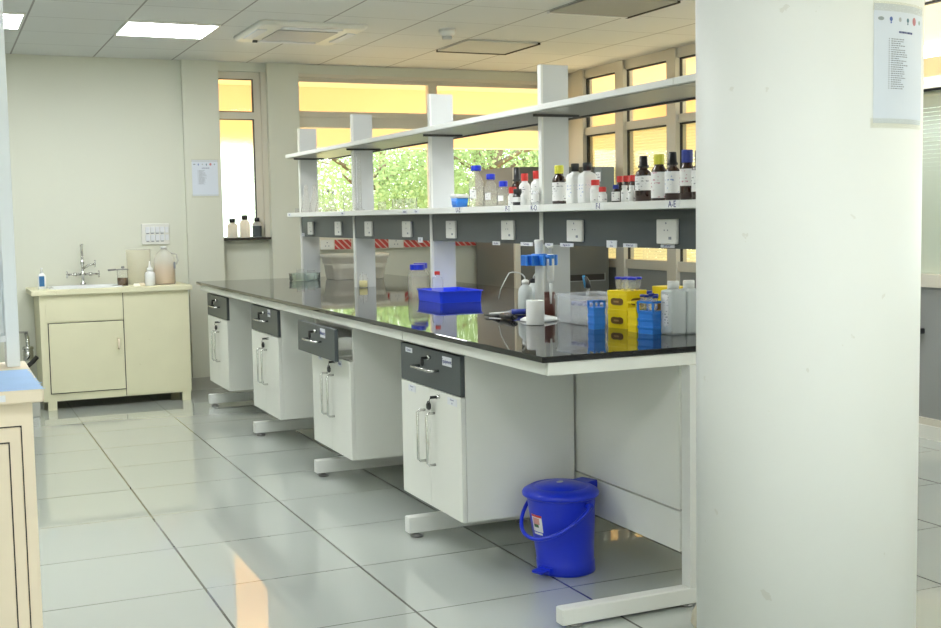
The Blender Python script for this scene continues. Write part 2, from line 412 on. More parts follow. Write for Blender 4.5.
# air conditioner cassette
ac = thing('ceiling_air_conditioner', 'white ceiling air conditioner cassette with louvred grille near the window', 'air conditioner', (2.295, 7.87, CEIL))
B().rrect([(.36, .40, .04, 0), (.36, .40, .04, -.012), (.34, .38, .04, -.03)][::-1]).build('cover_panel', 'white', ac)
gr = B(); gr.box(-.2, -.22, -.036, .2, .22, -.029)
gr.build('intake_grille', mat('grille_grey', (.42, .42, .44), .5), ac)
for a in range(4):
    lv = box(-.2, .27, -.037, .2, .335, -.029, c=.003).build('louver', 'tag', ac)
    lv.rotation_euler = (0, 0, a*PI/2)
box(-.245, .275, -.044, -.215, .3, -.029).build('sensor', 'seal', ac)
sd = thing('smoke_detector', 'small round white smoke detector on the ceiling', 'smoke detector', (3.218, 7.50, CEIL))
B().lathe([(.04, -.045), (.052, -.03), (.055, -.022), (.055, 0)]).build('base', 'bottlew', sd)
B().lathe([(.024, -.068), (.032, -.064), (.034, -.044)]).build('sensor_chamber', 'rack', sd)
def access(x, y, label, col, em, sx=.56):
    t = thing('ceiling_hatch', label, 'ceiling hatch', (x, y, CEIL), 0, 'lowered ceiling hatches')
    f = B(); h = sx/2
    f.box(-h, -h, -.012, h, h, -.002)
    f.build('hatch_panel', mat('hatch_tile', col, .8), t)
    e = B(); e.box(-h, h, -.016, h, h+.03, 0); e.build('hatch_edge_gap', em, t); e = B(); e.box(h, -h, -.016, h+.022, h+.03, 0); e.build('hatch_edge_gap', 'gap', t)  # dark strips paint the shade of the open gap beside the panel
access(3.81, 8.13, 'square ceiling hatch with painted gap shade behind the smoke detector', (.56, .57, .54), 'gap')
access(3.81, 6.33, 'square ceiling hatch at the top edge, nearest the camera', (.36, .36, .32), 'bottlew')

# ------------------------------------------------------------------ island bench
bf = thing('bench_frame', 'white bench frame of foot rails, posts, aprons and centre panels', 'bench frame', (2.495, 6.08, 0))
def W(b): # world coordinates into the frame thing's space
    b.v = [(x-2.495, y-6.08, z) for x, y, z in b.v]; return b
for y in (3.335, 4.60, 5.93, 7.25, 8.59):
    fx0, fz, px0 = (1.803, .066, 2.300) if y < 4 else (1.757, .088, 2.290)
    for s in (-1, 1):
        l = B()
        def X(x): return 2.495+s*(2.495-x) if s > 0 else x
        l.box(X(fx0), y, .020 if y > 4 else .011, X(2.34), y+.05, fz, c=.004); l.box(X(px0), y, fz, X(2.34), y+.05, .836)
        lo = W(l).build('leg', 'edge', bf)
        for fx in (1.80 if y > 4 else 1.86, 2.30):
            W(B().lathe([(.026, 0), (.028, .006), (.012, .012), (.012, .024)], X(fx), y+.025, 14)).build('foot_pad', 'dsteel', lo)
for s in (-1, 1):
    a = B(); c = B()
    ysg = [3.362, 4.65, 5.97, 7.29, 8.83]
    for i in range(4):
        y_a, y_b = ysg[i]+.003, ysg[i+1]-.003
        a.box(2.495+s*.73, y_a, .837, 2.495+s*.712, y_b, .879)
        c.box(2.495+s*.203, max(y_a+.01, 3.387), .329, 2.495+s*.186, y_b, .838)
    W(a).build('apron', 'bench', bf); W(c).build('centre_panel', 'bench', bf)
    W(box(2.495+s*.203, 3.387, .182, 2.495+s*.186, 8.60, .322)).build('lower_rail', 'bench', bf)
W(box(1.766, 3.345, .837, 3.224, 3.362, .879)).build('end_apron', 'bench', bf)
wt = B(); wt.box(1.742, 3.338, .88, 3.25, 8.86, .90, c=.003)
tag(wt.build('worktop', 'granite'), 'long polished black worktop on the island bench', 'worktop')

# base cabinets
def key_lock(parent, y, z, x, hang=False):
    k = B(); k.cyl((x+.004, y, z), (x-.014, y, z), .0085); k.build('lock', 'steel', parent)
    k = B(); k.box(x-.04, y-.0015, z-.006, x-.012, y+.0015, z+.005)
    if hang:
        k.tube([(x-.036, y+.004, z), (x-.038, y+.02, z-.02), (x-.02, y+.066, z-.03)], .0015, 6)
        k.lathe([(.006, z-.062), (.017, z-.055), (.018, z-.04), (.008, z-.026)], x-.018, y+.072, 12, sx=.5)
    else:
        k.lathe([(.006, z-.034), (.012, z-.026), (.011, z-.006), (.004, z)], x-.034, y+.004, 10, sx=.6)
    k.build('key', 'black', parent)
def bar_handle(parent, p, q, out=.034, r=.0055):
    """bent bar: p and q on the face, standing off towards -X"""
    d = Vector((-out, 0, 0)); p = Vector(p); q = Vector(q); t = (q-p).normalized()
    B().tube([p, p+d*.75, p+d+t*.008, q+d-t*.008, q+d*.75, q], r, 10).build('handle', 'steel', parent)
def tagplate(parent, y0, y1, z0, z1, x, m='tag', txt=None, name='name_tag', lines=1):
    t = box(x-.0015, y0, z0, x, y1, z1).build(name, m, parent)
    if txt:
        for i in range(lines):
            h = (z1-z0)/lines
            text('lettering', txt if lines == 1 else txt.split('|')[i], h*.62, (x-.002, (y0+y1)/2, z1-h*(i+.5)), '-x', 'ink', t)
    return t
def cabinet(y0, y1, label, pulled=0., tags=()):
    ym = (y0+y1)/2; cx = 2.03; hw = (y1-y0)/2
    t = thing('base_cabinet', label, 'cabinet', (cx, ym, 0), 0, 'base cabinets under the bench')
    xf = 1.79-cx; xb = 2.280-cx
    c = B(); c.box(xf+.02, -hw, .176, xb, -hw+.018, .822); c.box(xf+.02, hw-.018, .176, xb, hw, .822)
    c.box(xf+.02, -hw+.018, .176, xb, hw-.018, .194); c.box(xb-.012, -hw+.018, .194, xb, hw-.018, .822); c.box(xf+.02, -hw+.018, .650, xb-.012, hw-.018, .664)
    c.box(xf+.03, -hw+.018, .806, xb-.012, hw-.018, .822)
    c.build('carcass', 'bench', t)
    for s in (1, -1):
        dr = box(xf, (0.0015 if s > 0 else -hw), .176, xf+.019, (hw if s > 0 else -.0015), .660, c=.0015).build('door', 'bench', t)
        yy = .05*s
        bar_handle(dr, (xf, yy, .355), (xf, yy, .565))
        if s < 0: key_lock(dr, -.105, .655-.016, xf, True)
    d = box(xf-pulled, -hw, .664, xf+.019-pulled, hw, .820, c=.002).build('drawer', 'slate', t)
    bar_handle(d, (xf-pulled, .10, .742), (xf-pulled, -.10, .742), .04)
    key_lock(d, -.015, .787, xf-pulled)
    if pulled:
        bx = B(); a = xf+.019-pulled; b_ = xb-.03-pulled
        bx.box(a, -hw+.03, .675, b_, -hw+.044, .775); bx.box(a, hw-.044, .675, b_, hw-.03, .775); bx.box(a, -hw+.03, .672, b_, hw-.03, .680); bx.box(b_-.012, -hw+.03, .68, b_, hw-.03, .775)
        bx.build('drawer_box', 'white', d)
        box(a, -hw+.019, .690, b_, -hw+.029, .715).build('drawer_slide', 'steel', d)
    for part, ya, yb, za, zb, s in tags:
        m = 'tag'
        tagplate(d if part == 'd' else t, ya, yb, za, zb, xf-(pulled if part == 'd' else 0)-.0003, m, s, 'name_tag', 2 if '|' in s else 1)
    return t
CAB = [cabinet(8.085, 8.715, 'white cabinet with slate drawer, last one at the far end of the bench')]
for y, lb in ((8.37, 'behind the last cabinet'), (7.04, 'behind the second cabinet from the far end'), (5.72, 'behind the cabinet with the open drawer'), (4.40, 'behind the cabinet nearest the bin')):
    c_ = copy_tree(CAB[0], (2.96, y, 0), None, 'white cabinet on the bench far side, '+lb); c_.rotation_euler = (0, 0, PI)
cabinet(6.758, 7.39, 'white cabinet with slate drawer, second from the far end of the bench', 0, [('d', -.16, -.10, .77, .815, 'Oven')])
cabinet(5.435, 6.07, 'white cabinet whose slate drawer is pulled open', .074, [('d', -.17, -.09, .765, .81, 'Balance'), ('c', -.19, -.13, .62, .65, 'Glass'), ('c', .13, .2, .62, .65, 'Misc')])
cabinet(4.106, 4.738, 'white cabinet with slate drawer, nearest the blue bin', 0,
        [('d', .18, .255, .785, .805, 'Chemical'), ('d', -.235, -.145, .770, .806, 'Equipment'), ('c', .15, .23, .622, .65, 'Glassware|01'), ('c', -.28, -.19, .622, .65, 'Glassware|02')])

# reagent rack
UY = (8.57, 7.34, 6.022, 4.722, 3.43)
rk = thing('reagent_rack', 'long two-tier white shelf rack with slate power panels standing on the black worktop', 'shelf rack', (2.55, 6.05, .9))
def R(b): b.v = [(x-2.55, y-6.05, z-.9) for x, y, z in b.v]; return b
for y in UY:
    u = R(B().box(2.482, y, .9, 2.610, y+.028, 2.012)).build('upright', 'rack', rk)
    R(B().box(2.472, y-.002, .9, 2.482, y+.030, 2.012)).build('edge_strip', 'edge', u)
SY = (8.635, 8.0, 6.72, 5.42, 4.10, 3.43)
def R1(b): return R(b)
for nm, z0, z1 in (('upper', 1.797, 1.822), ('lower', 1.365, 1.395)):
    segs = [8.62, 7.95, 6.60, 5.30, 3.55, 3.36] if nm == 'upper' else [8.62, 3.36]
    for i in range(len(segs)-1):
        a, b_ = segs[i+1]+.0015, segs[i]-.0015
        s = R(box(2.382, a, z0, 2.722, b_, z1, c=.0015)).build('shelf', 'edge', rk)
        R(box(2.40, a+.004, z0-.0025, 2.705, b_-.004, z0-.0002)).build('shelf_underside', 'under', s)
        R(box(2.708, a, z0-.010, 2.722, b_, z0-.0003)).build('back_rail', 'gasket', s)
for y in UY[:4]:
    R(box(2.43, y-.012, 1.783, 2.66, y-.003, 1.797)).build('shelf_bracket', 'gasket', rk)
for i in range(4):
    R(box(2.476, UY[i+1]+.030, 1.218, 2.492, UY[i]-.002, 1.363)).build('power_panel', 'slate', rk)
def shelf_text(s, y):
    R1  # lettering stuck to the shelf's front edge
    p = R(box(2.3805, y-.045, 1.366, 2.3818, y+.045, 1.394)).build('shelf_label', 'bottlew', rk)
    text('lettering', s, .033, (2.3800-2.55, y-6.05, 1.380-.9), '-x', 'ink', p)
for s, y in (('A-E', 3.558), ('F-I', 4.075), ('K-O', 4.626), ('P-T', 4.885), ('U-Z', 5.45)): shelf_text(s, y)
for s, y in (('Glass', 6.02), ('Beakers', 6.19), ('Flasks', 7.30), ('Misc', 8.55)):
    p = R(box(2.3805, y-.04, 1.371, 2.3818, y+.04, 1.389)).build('shelf_label', 'tag', rk)
    text('lettering', s, .016, (2.38-2.55, y-6.05, 1.38-.9), '-x', 'ink', p)
# sockets on the slate panels
for a, b_ in ((8.373, 8.25), (7.731, 7.60), (7.115, 6.985), (6.455, 6.32), (5.805, 5.685), (5.13, 5.0), (4.483, 4.353), (3.787, 3.655)):
    yc = (a+b_)/2
    pl = R(box(2.462, b_, 1.235, 2.476, a, 1.327, c=.003)).build('power_socket', 'socket', rk)
    hl = B()
    for dy, dz, r in ((0, .022, .004), (-.011, -.004, .003), (.011, -.004, .003)):
        hl.cyl((2.4625, yc+dy, 1.29+dz), (2.4612, yc+dy, 1.29+dz), r, 10)
    R(hl).build('socket_hole', 'dash', pl)
    R(box(2.4605, yc-.035, 1.252, 2.4625, yc-.018, 1.262)).build('switch', 'dash', pl)
for y0, y1, z0, z1, s in ((8.495, 8.565, 1.220, 1.245, '8'), (6.166, 6.232, 1.206, 1.236, '4'), (5.17, 5.249, 1.208, 1.226, 'Hot plate'), (4.823, 4.944, 1.209, 1.226, 'Centrifuge'), (4.63, 4.70, 1.209, 1.225, 'Vortex'),
                          (4.445, 4.56, 1.211, 1.227, 'Magnetic stir'), (4.089, 4.167, 1.214, 1.243, 'To|Oven'), (3.941, 4.04, 1.218, 1.233, 'Water bath'), (3.684, 3.773, 1.221, 1.236, 'pH meter'), (3.50, 3.545, 1.217, 1.245, 'A')):
    t = R(box(2.4725, y0, z0, 2.476, y1, z1)).build('name_tag', 'tag', rk)
    ls = s.split('|'); h = (z1-z0)/len(ls)
    for i, q in enumerate(ls): text('lettering', q, min(h*.75, (y1-y0)/max(2, len(q))*1.5), (2.472-2.55, (y0+y1)/2-6.05, z1-h*(i+.5)-.9), '-x', 'ink', t)

# ------------------------------------------------------------------ bottles
def sleeve(parent, r, z0, z1, m='lab', sx=1, sy=1): return B().lathe([(r, z0), (r, z1)], n=28, cap0=False, cap1=False, sx=sx, sy=sy).build('bottle_label', m, parent)
def reagent(loc, r, h, body, cap, label, labm='lab', capfrac=.24, capr=.62, lz=(.16, .60), group='reagent bottles on the lower shelf', name='reagent_bottle', ring=False):
    """round shouldered reagent bottle with screw cap"""
    t = thing(name, label, 'bottle', loc, 0, group)
    hs = h*(1-capfrac); nr = r*capr*.86
    prof = [(r*.90, 0), (r, r*.12), (r, hs*.76), (r*.96, hs*.82), (r*.82, hs*.89), (nr*1.05, hs*.95), (nr, hs*.97), (nr, h*(1-capfrac*.35))]
    B().lathe(prof).build('bottle_body', body, t)
    c = B(); cr = r*capr
    if ring: c.lathe([(cr*1.15, hs), (cr*1.2, hs+h*.02), (cr*1.15, hs+h*.05), (cr*.95, hs+h*.055), (cr*.86, h*.985), (cr*.78, h)])
    else:
        n = 32; rs = []
        for rr, z in ((cr, hs+.001), (cr, h-.003), (cr*.93, h)):
            rs.append([(rr*(1-.035*(i % 2))*math.cos(2*PI*i/n), rr*(1-.035*(i % 2))*math.sin(2*PI*i/n), z) for i in range(n)])
        c.rings(rs, False)
    c.build('cap', cap, t)
    if labm: sleeve(t, r*1.012, h*lz[0], h*lz[1], labm)
    return t
Z = 1.3953
G1 = 'reagent bottles on the lower shelf'
reagent((2.46, 3.868, Z), .0322, .171, 'amber', 'black', 'amber bottle with tapered black cap right of the small red-capped jars', 'lab', .26, .56, (.24, .56), ring=True)
reagent((2.47, 3.777, Z), .0298, .172, 'amber', 'lemon', 'amber bottle with yellow cap beside the black-capped amber bottles', 'labp', .22, .68, (.06, .62))
reagent((2.47, 3.688, Z), .0280, .176, 'amber', 'black', 'amber bottle with black cap just left of the blue-capped amber bottle', 'labb', .27, .60, (.15, .60), ring=True)
reagent((2.46, 3.580, Z), .0270, .178, 'amber', 'navy', 'amber bottle with large dark blue cap', 'labp', .26, .76, (.28, .62))
reagent((2.54, 3.70, Z), .0235, .172, 'amber', 'black', 'black-capped bottle half hidden behind the blue-capped amber bottle', 'lab', .26, .62, ring=True)
reagent((2.44, 3.478, Z), .0270, .170, 'amber', 'black', 'amber bottle at the right end, mostly hidden by the column', 'lab', .26, .60)
reagent((2.45, 4.055, Z), .0167, .068, 'amber', 'navy', 'tiny bottle with dark blue cap left of the red-capped amber row', 'lab', .24, .74, (.08, .6))
for y, lb in ((4.106, 'left'), (4.057, 'middle'), (4.009, 'right')):
    reagent((2.50, y, Z), .0150, .104, 'amber', 'red', f'{lb} one of three small amber bottles with red caps in a row', None, .24, .82)
reagent((2.44, 3.973, Z), .0140, .064, 'bottlew', 'bottlew', 'small white jar in front of the red-capped row, left one', 'lab', .2, .8, (.1, .65))
reagent((2.44, 3.921, Z), .0130, .062, 'bottlew', 'bottlew', 'small white jar in front of the red-capped row, right one', 'lab', .2, .8, (.1, .65))
reagent((2.47, 4.248, Z), .0215, .094, 'bottlew', 'red', 'white jar with red cap, the taller of two beside the white black-capped bottles', 'lab', .25, .80, (.1, .55))
reagent((2.43, 4.123, Z), .0179, .062, 'bottlew', 'red', 'short white jar with red cap left of the grey carton', 'lab', .34, .85, (.1, .5))
reagent((2.53, 4.41, Z), .0150, .157, 'bottlew', 'red', 'red-capped bottle hidden behind the white bottles with black caps', 'lab', .2, .8)
reagent((2.46, 4.539, Z), .0301, .166, 'amber', 'lemon', 'amber bottle with yellow cap right next to the rack upright', 'lab', .22, .66, (.08, .56))
def square_bottle(loc, hx, hy, h, label, cap='black', body='bottlew', labm='labb', group=G1, name='plastic_bottle', capr=.5):
    t = thing(name, label, 'bottle', loc, 0, group)
    hs = h*.80; r = min(hx, hy)*.35
    B().rrect([(hx*.94, hy*.94, r, 0), (hx, hy, r, .005), (hx, hy, r, hs*.80), (hx*.9, hy*.9, r, hs*.90), (hx*capr, hy*capr, min(hx, hy)*capr*.98, hs*.97), (hx*capr, hy*capr, min(hx, hy)*capr*.98, hs)]).build('bottle_body', body, t)
    B().lathe([(hx*capr*1.12, hs), (hx*capr*1.12, h-.004), (hx*capr*1.0, h)]).build('cap', cap, t)
    lb = B(); lb.box(-hx-.0008, -hy*.75, h*.12, -hx, hy*.75, h*.5); lb.box(-hx*.75, -hy-.0008, h*.12, hx*.75, -hy, h*.5); lb.build('bottle_label', labm, t)
    return t
square_bottle((2.47, 4.416, Z), .032, .030, .168, 'white square bottle with black cap right of the yellow-capped bottle')
square_bottle((2.47, 4.315, Z), .032, .030, .167, 'white square bottle with black cap left of the red-capped jars')
cb = thing('carton', 'tall grey carton behind the short red-capped jar', 'box', (2.57, 4.345, Z), 0)
box(-.03, -.03, 0, .03, .03, .15).build('carton_body', mat('carton_grey', (.16, .18, .17), .6), cb)
box(-.0305, -.02, .09, -.03, .02, .13).build('carton_label', 'lab', cb)

# bottles left of the fourth upright
def media_bottle(loc, r, h, label, fill=.0, cap='blue', group='clear bottles with blue caps on the lower shelf', lab='lab'):
    t = thing('glass_bottle', label, 'bottle', loc, 0, group)
    hs = h*.78; nr = r*.52
    B().lathe([(r*.93, 0), (r, .006), (r, hs*.72), (r*.93, hs*.80), (nr*1.1, hs*.95), (nr, hs), (nr, h*.9)]).build('bottle_body', 'bglass', t)
    B().lathe([(r*.68, h-.027), (r*.70, h-.025), (r*.70, h-.003), (r*.64, h)]).build('cap', cap, t)
    if fill: B().lathe([(r*.9, .004), (r*.95, .01), (r*.95, h*fill)]).build('liquid', 'liquid', t)
    if lab: 
        l = B(); n = 28; k = 9
        rows = [[(r*1.01*math.cos(PI*1.02+i*.13), r*1.01*math.sin(PI*1.02+i*.13), z) for i in range(k)] for z in (h*.2, h*.42)]
        l.add([p for q in rows for p in q], [(i, i+1, k+i+1, k+i) for i in range(k-1)]); l.build('bottle_label', lab, t)
    return t
media_bottle((2.50, 5.488, Z), .0378, .208, 'tallest clear glass bottle with blue cap beside the blue carton', .45)
media_bottle((2.50, 5.317, Z), .0319, .159, 'middle clear glass bottle of the three with blue caps', .4)
media_bottle((2.50, 5.175, Z), .0300, .120, 'shortest clear glass bottle of the three with blue caps', .4)
cup = thing('reagent_tub', 'small blue tub with white lid beside the third upright', 'tub', (2.43, 5.541, Z))
B().rrect([(.030, .030, .006, 0), (.034, .036, .006, .045)]).build('tub_body', 'sky', cup)
B().rrect([(.034, .036, .006, .045), (.038, .040, .006, .052), (.034, .036, .006, .066)]).build('lid', 'bottlew', cup)
box(-.0355, -.022, .012, -.0335, .022, .03).build('tub_label', 'sky', cup)
reagent((2.45, 4.974, Z), .0209, .086, 'bottlew', 'red', 'small white jar with red cap left of the black bottle with white label', 'lab', .36, .85, (.1, .5))
reagent((2.42, 4.862, Z), .0225, .074, 'black', 'black', 'short black bottle with a white label, nearest the shelf edge', 'lab', .3, .85, (.2, .5))
reagent((2.42, 4.797, Z), .0170, .046, 'bottlew', 'bottlew', 'tiny white jar with white lid in front of the K-O shelf label', None, .4, .95)
reagent((2.60, 5.231, Z), .0268, .187, 'amber', 'black', 'tall dark bottle with black cap behind the shortest blue-capped bottle', None, .36, .62, ring=True)
reagent((2.57, 5.086, Z), .0270, .152, 'bottlew', 'red', 'large white bottle with red cap, left one of the pair by the fourth upright', 'lab', .24, .62)
reagent((2.57, 4.960, Z), .0285, .160, 'bottlew', 'red', 'large white bottle with red cap, right one of the pair by the fourth upright', 'lab', .24, .62)
reagent((2.45, 4.745, Z), .0185, .076, 'clear2', 'bottlew', 'small clear jar with white lid against the fourth upright', 'lab', .2, .8)

# glassware at the far end of the lower shelf
GG = 'laboratory glassware on the lower shelf'
def flask(loc, r, h, label):
    t = tag(B().lathe([(r*.92, 0), (r, .006), (r*.97, .015), (r*.36, h*.68), (r*.30, h*.74), (r*.30, h*.96), (r*.36, h)], cap1=False).build('conical_flask', 'bglass', None, loc), label, 'flask', GG)
    return t
flask((2.47, 8.41, Z), .040, .198, 'tall conical flask at far left of the shelf, in front of the first upright')
flask((2.50, 8.30, Z), .044, .197, 'tall conical flask, second from the far end of the shelf')
flask((2.50, 8.15, Z), .043, .165, 'shorter conical flask against the greenery by the first upright')
flask((2.55, 8.06, Z), .034, .150, 'conical flask behind the volumetric flask')
def volumetric(loc, r, h, label):
    t = thing('volumetric_flask', label, 'flask', loc, 0, GG)
    B().lathe([(r*.5, 0), (r*.8, .004), (r, r*.75), (r*.8, r*1.4), (r*.3, r*1.9), (r*.22, r*2.2), (r*.22, h*.9)]).build('flask_body', 'clear', t)
    B().lathe([(r*.2, h*.88), (r*.28, h*.9), (r*.34, h)]).build('stopper', 'dsteel', t)
    B().lathe([(r*.45, .003), (r*.75, .006), (r*.9, r*.7)]).build('liquid', 'liquid', t)
volumetric((2.45, 7.82, Z), .027, .150, 'volumetric flask with dark stopper and pale yellow liquid')
volumetric((2.52, 7.93, Z), .028, .140, 'volumetric flask with dark stopper behind the conical flasks')
def beaker(loc, r, h, label, name='beaker', m='clear', group=GG, cat='beaker'):
    return tag(B().lathe([(r*.94, 0), (r, .005), (r, h*.95), (r*1.06, h), (r*1.03, h), (r*.96, h*.94), (r*.96, .006), (.001, .005)], cap1=False).build(name, m, None, loc), label, cat, group)
beaker((2.56, 7.66, Z), .05, .125, 'glass beaker left of the second upright on the shelf')
beaker((2.47, 6.80, Z), .0242, .05, 'small low glass beaker just right of the second upright')
beaker((2.47, 6.53, Z), .034, .062, 'low glass beaker against the greenery, left of a pair')
beaker((2.50, 6.40, Z), .036, .062, 'low glass beaker against the greenery, right of a pair')
beaker((2.45, 8.585, Z), .0148, .03, 'tiny glass beaker at the far end corner of the shelf')
def cylinder(loc, r, h, label):
    t = thing('measuring_cylinder', label, 'measuring cylinder', loc, 0, GG)
    B().lathe([(r, .012), (r, h*.98), (r*1.2, h)], cap1=False).build('tube', 'clear', t)
    B().lathe([(r*2.1, 0), (r*2.1, .006), (r*1.1, .014)]).build('foot', 'clear', t)
    box(-r*1.08, -.002, .05, -r*1.02, .002, h*.92).build('graduation', 'tag', t)
cylinder((2.43, 7.20, Z), .0135, .365, 'tall glass measuring cylinder in front of the second upright, left one')
cylinder((2.43, 7.10, Z), .0135, .360, 'tall glass measuring cylinder in front of the second upright, right one')
cylinder((2.45, 7.52, Z), .0095, .20, 'short glass measuring cylinder left of the second upright')

# ------------------------------------------------------------------ things on the worktop
T = .9003
# glass dish holding small beakers
d = thing('glass_dish', 'shallow green-tinted glass dish at the far end of the worktop', 'dish', (2.448, 8.43, T))
M['green_glass'] = glass('green_glass', (.92, .96, .94), .08, .14, (.80, .9, .86))
B().lathe([(.105, 0), (.112, .006), (.112, .05), (.118, .053), (.108, .053), (.105, .048), (.105, .006), (.001, .005)], cap1=False, n=36).build('dish_body', 'green_glass', d)
beaker((2.418, 8.44, T+.006), .028, .075, 'small glass beaker standing inside the glass dish, left', group='beakers in the glass dish')
beaker((2.493, 8.42, T+.006), .028, .068, 'small glass beaker standing inside the glass dish, right', group='beakers in the glass dish')
# cream basins
def basin(loc, s, label, hh=.19, rz=0):
    t = thing('plastic_basin', label, 'basin', loc, rz, 'cream basins on the far end of the bench')
    a, b_ = .23*s, .17*s
    B().rrect([(a*.86, b_*.84, .05, 0), (a*.89, b_*.87, .05, .006), (a*.95, b_*.94, .055, hh*.62), (a, b_, .06, hh*.64), (a*1.0, b_*1.0, .06, hh*.85), (a*1.06, b_*1.08, .065, hh*.87), (a*1.07, b_*1.09, .065, hh), (a*1.04, b_*1.06, .06, hh), (a*.95, b_*.95, .05, hh*.6), (a*.86, b_*.84, .05, .01)], k=6).build('basin_body', 'cream', t)
    return t
basin((2.83, 8.42, T), .94, 'large cream plastic basin behind the second upright', .185)
# little glass with yellowish contents
gl = thing('small_glass_jar', 'small glass jar with yellowish contents at the foot of the second upright', 'jar', (2.50, 7.27, T))
B().lathe([(.027, 0), (.03, .004), (.03, .06), (.022, .07), (.022, .085), (.025, .088)], cap1=False).build('jar_body', 'clear', gl)
B().lathe([(.024, .003), (.026, .006), (.026, .045)]).build('contents', mat('yellowish_contents', (.66, .60, .30), .6), gl)
B().tube([(0, 0, .01), (-.012, -.022, .10)], .003, 6).build('stirring_rod', 'clear2', gl)
# wide jar with blue lid
def wide_jar(loc, r, h, label):
    t = thing('wide_mouth_jar', label, 'jar', loc, 0, 'blue-lidded jars behind the blue tray')
    B().lathe([(r*.94, 0), (r, .006), (r, h*.62), (r*.94, h*.70), (r*.70, h*.80), (r*.70, h*.86)]).build('jar_body', 'bglass', t)
    B().lathe([(r*.94, .004), (r*.96, .01), (r*.96, h*.60)]).build('contents', 'liquid', t)
    n = 36; c = B()
    c.rings([[(rr*r*.76*(1-.03*(i % 2))*math.cos(2*PI*i/n), rr*r*.76*(1-.03*(i % 2))*math.sin(2*PI*i/n), z) for i in range(n)] for rr, z in ((1, h*.84), (1, h-.003), (.96, h))], False)
    c.build('lid', 'blue', t)
wide_jar((2.450, 6.19, T), .056, .185, 'clear wide-mouthed jar with ribbed blue lid, left of the third upright')
wide_jar((2.535, 6.36, T), .052, .185, 'clear jar with blue lid tucked between the wide jar and the third upright')
sb = reagent((2.450, 5.905, T+.0045), .031, .152, 'clear2', 'red', 'small clear bottle with red cap standing in the blue tray', None, .13, .48, (.3, .5), 'bottles on the worktop')
# blue tray
tr = thing('plastic_tray', 'bright blue rectangular plastic tray on the black worktop', 'tray', (2.487, 5.83, T), 0)
tb = B(); a, b_, h = .122, .165, .062
outer = [(a*.95, b_*.96, .012, 0), (a*.985, b_*.985, .014, h-.006), (a*1.03, b_*1.02, .014, h-.005), (a*1.03, b_*1.02, .014, h), (a*.97, b_*.975, .012, h), (a*.93, b_*.94, .01, .004)]
tb.rrect(outer, k=4, smooth=False).build('tray_body', 'tray', tr)
# single-channel pipettes lying down
def lying_pipette(p, q, label, body, grip):
    p = Vector(p); q = Vector(q); dd = q-p; L = dd.length; t = thing('pipette', label, 'pipette', p, math.atan2(dd.y, dd.x), 'pipettes lying on the worktop')
    B().tube([(0, 0, .009), (L*.35, 0, .010), (L*.55, 0, .012)], .0035, 10, .009).build('shaft', body, t)
    B().tube([(L*.55, 0, .0135), (L*.8, 0, .0135), (L*.93, 0, .0135)], .0132, 12).build('grip', grip, t)
    B().tube([(L*.93, 0, .0135), (L, 0, .0135)], .008, 10).build('plunger', grip, t)
lying_pipette((2.220, 4.80, T), (2.250, 4.55, T), 'black pipette with pale tip lying in front of the wash bottles', 'black', 'black')
lying_pipette((2.262, 4.85, T), (2.44, 4.80, T), 'white pipette with dark blue grip lying behind the black one', 'bottlew', 'navy')
# wash bottles
def wash_bottle(loc, r, h, label, rz, cap='bottlew', spout=True):
    t = thing('wash_bottle', label, 'wash bottle', loc, rz, 'wash bottles behind the pipette stand')
    B().lathe([(r*.94, 0), (r, .006), (r, h*.60), (r*.9, h*.72), (r*.45, h*.84), (r*.42, h*.88)]).build('bottle_body', 'hdpe', t)
    B().lathe([(r*.50, h*.86), (r*.50, h*.97), (r*.25, h)]).build('cap', cap, t)
    if spout:
        pts = [(0, 0, h*.97)]+[(-.05+.05*math.cos(u), 0, h+.0+.035*math.sin(u)) for u in [k*PI/9 for k in range(1, 7)]]+[(-.098, 0, h-.01), (-.115, 0, h-.045), (-.125, 0, h-.09)]
        B().tube(pts, .0038, 8, .0022).build('spout', 'hdpe', t)
    return t
wash_bottle((2.487, 4.93, T), .034, .152, 'milky wash bottle with long curved spout', math.radians(-24))
wash_bottle((2.575, 5.02, T), .032, .150, 'milky wash bottle with dark cap behind the pipette stand pole', math.radians(140), 'black')
# pipette carousel
ps = thing('pipette_stand', 'white pole pipette stand with light blue holder ring on a round white base', 'pipette stand', (2.341, 4.505, T))
B().lathe([(.085, 0), (.085, .006), (.07, .014), (.022, .024), (.0205, .03)], n=36).build('base', 'bottlew', ps)
B().lathe([(.0205, .024), (.0185, .20), (.0175, .29), (.019, .325), (.021, .34), (.019, .345)]).build('pole', 'bottlew', ps)
hb = B(); hb.lathe([(.034, .235), (.036, .238), (.036, .282), (.032, .285)])
ring = hb.build('holder_ring', 'sky', ps)
for k in range(6):
    a = PI/6+k*PI/3
    ar = B(); ar.box(.03, -.022, .236, .078, -.010, .280, c=.003); ar.box(.03, .010, .236, .078, .022, .280, c=.003); ar.box(.03, -.012, .236, .05, .012, .272)
    o = ar.build('holder_arm', 'sky', ps); o.rotation_euler = (0, 0, a)
pp = thing('pipette', 'white micropipette with blue collar hanging from the stand', 'pipette', (2.345+.018, 4.51-.065, T+.075))
B().lathe([(.0035, 0), (.006, .05), (.0075, .09)]).build('tip_cone', 'bottlew', pp)
B().lathe([(.010, .088), (.0145, .10), (.0165, .17), (.0155, .205), (.012, .21)]).build('grip', 'bottlew', pp)
B().lathe([(.0175, .19), (.0175, .207)]).build('collar', 'sky', pp)
B().lathe([(.006, .21), (.006, .232), (.013, .234), (.012, .245)]).build('plunger', 'bottlew', pp)
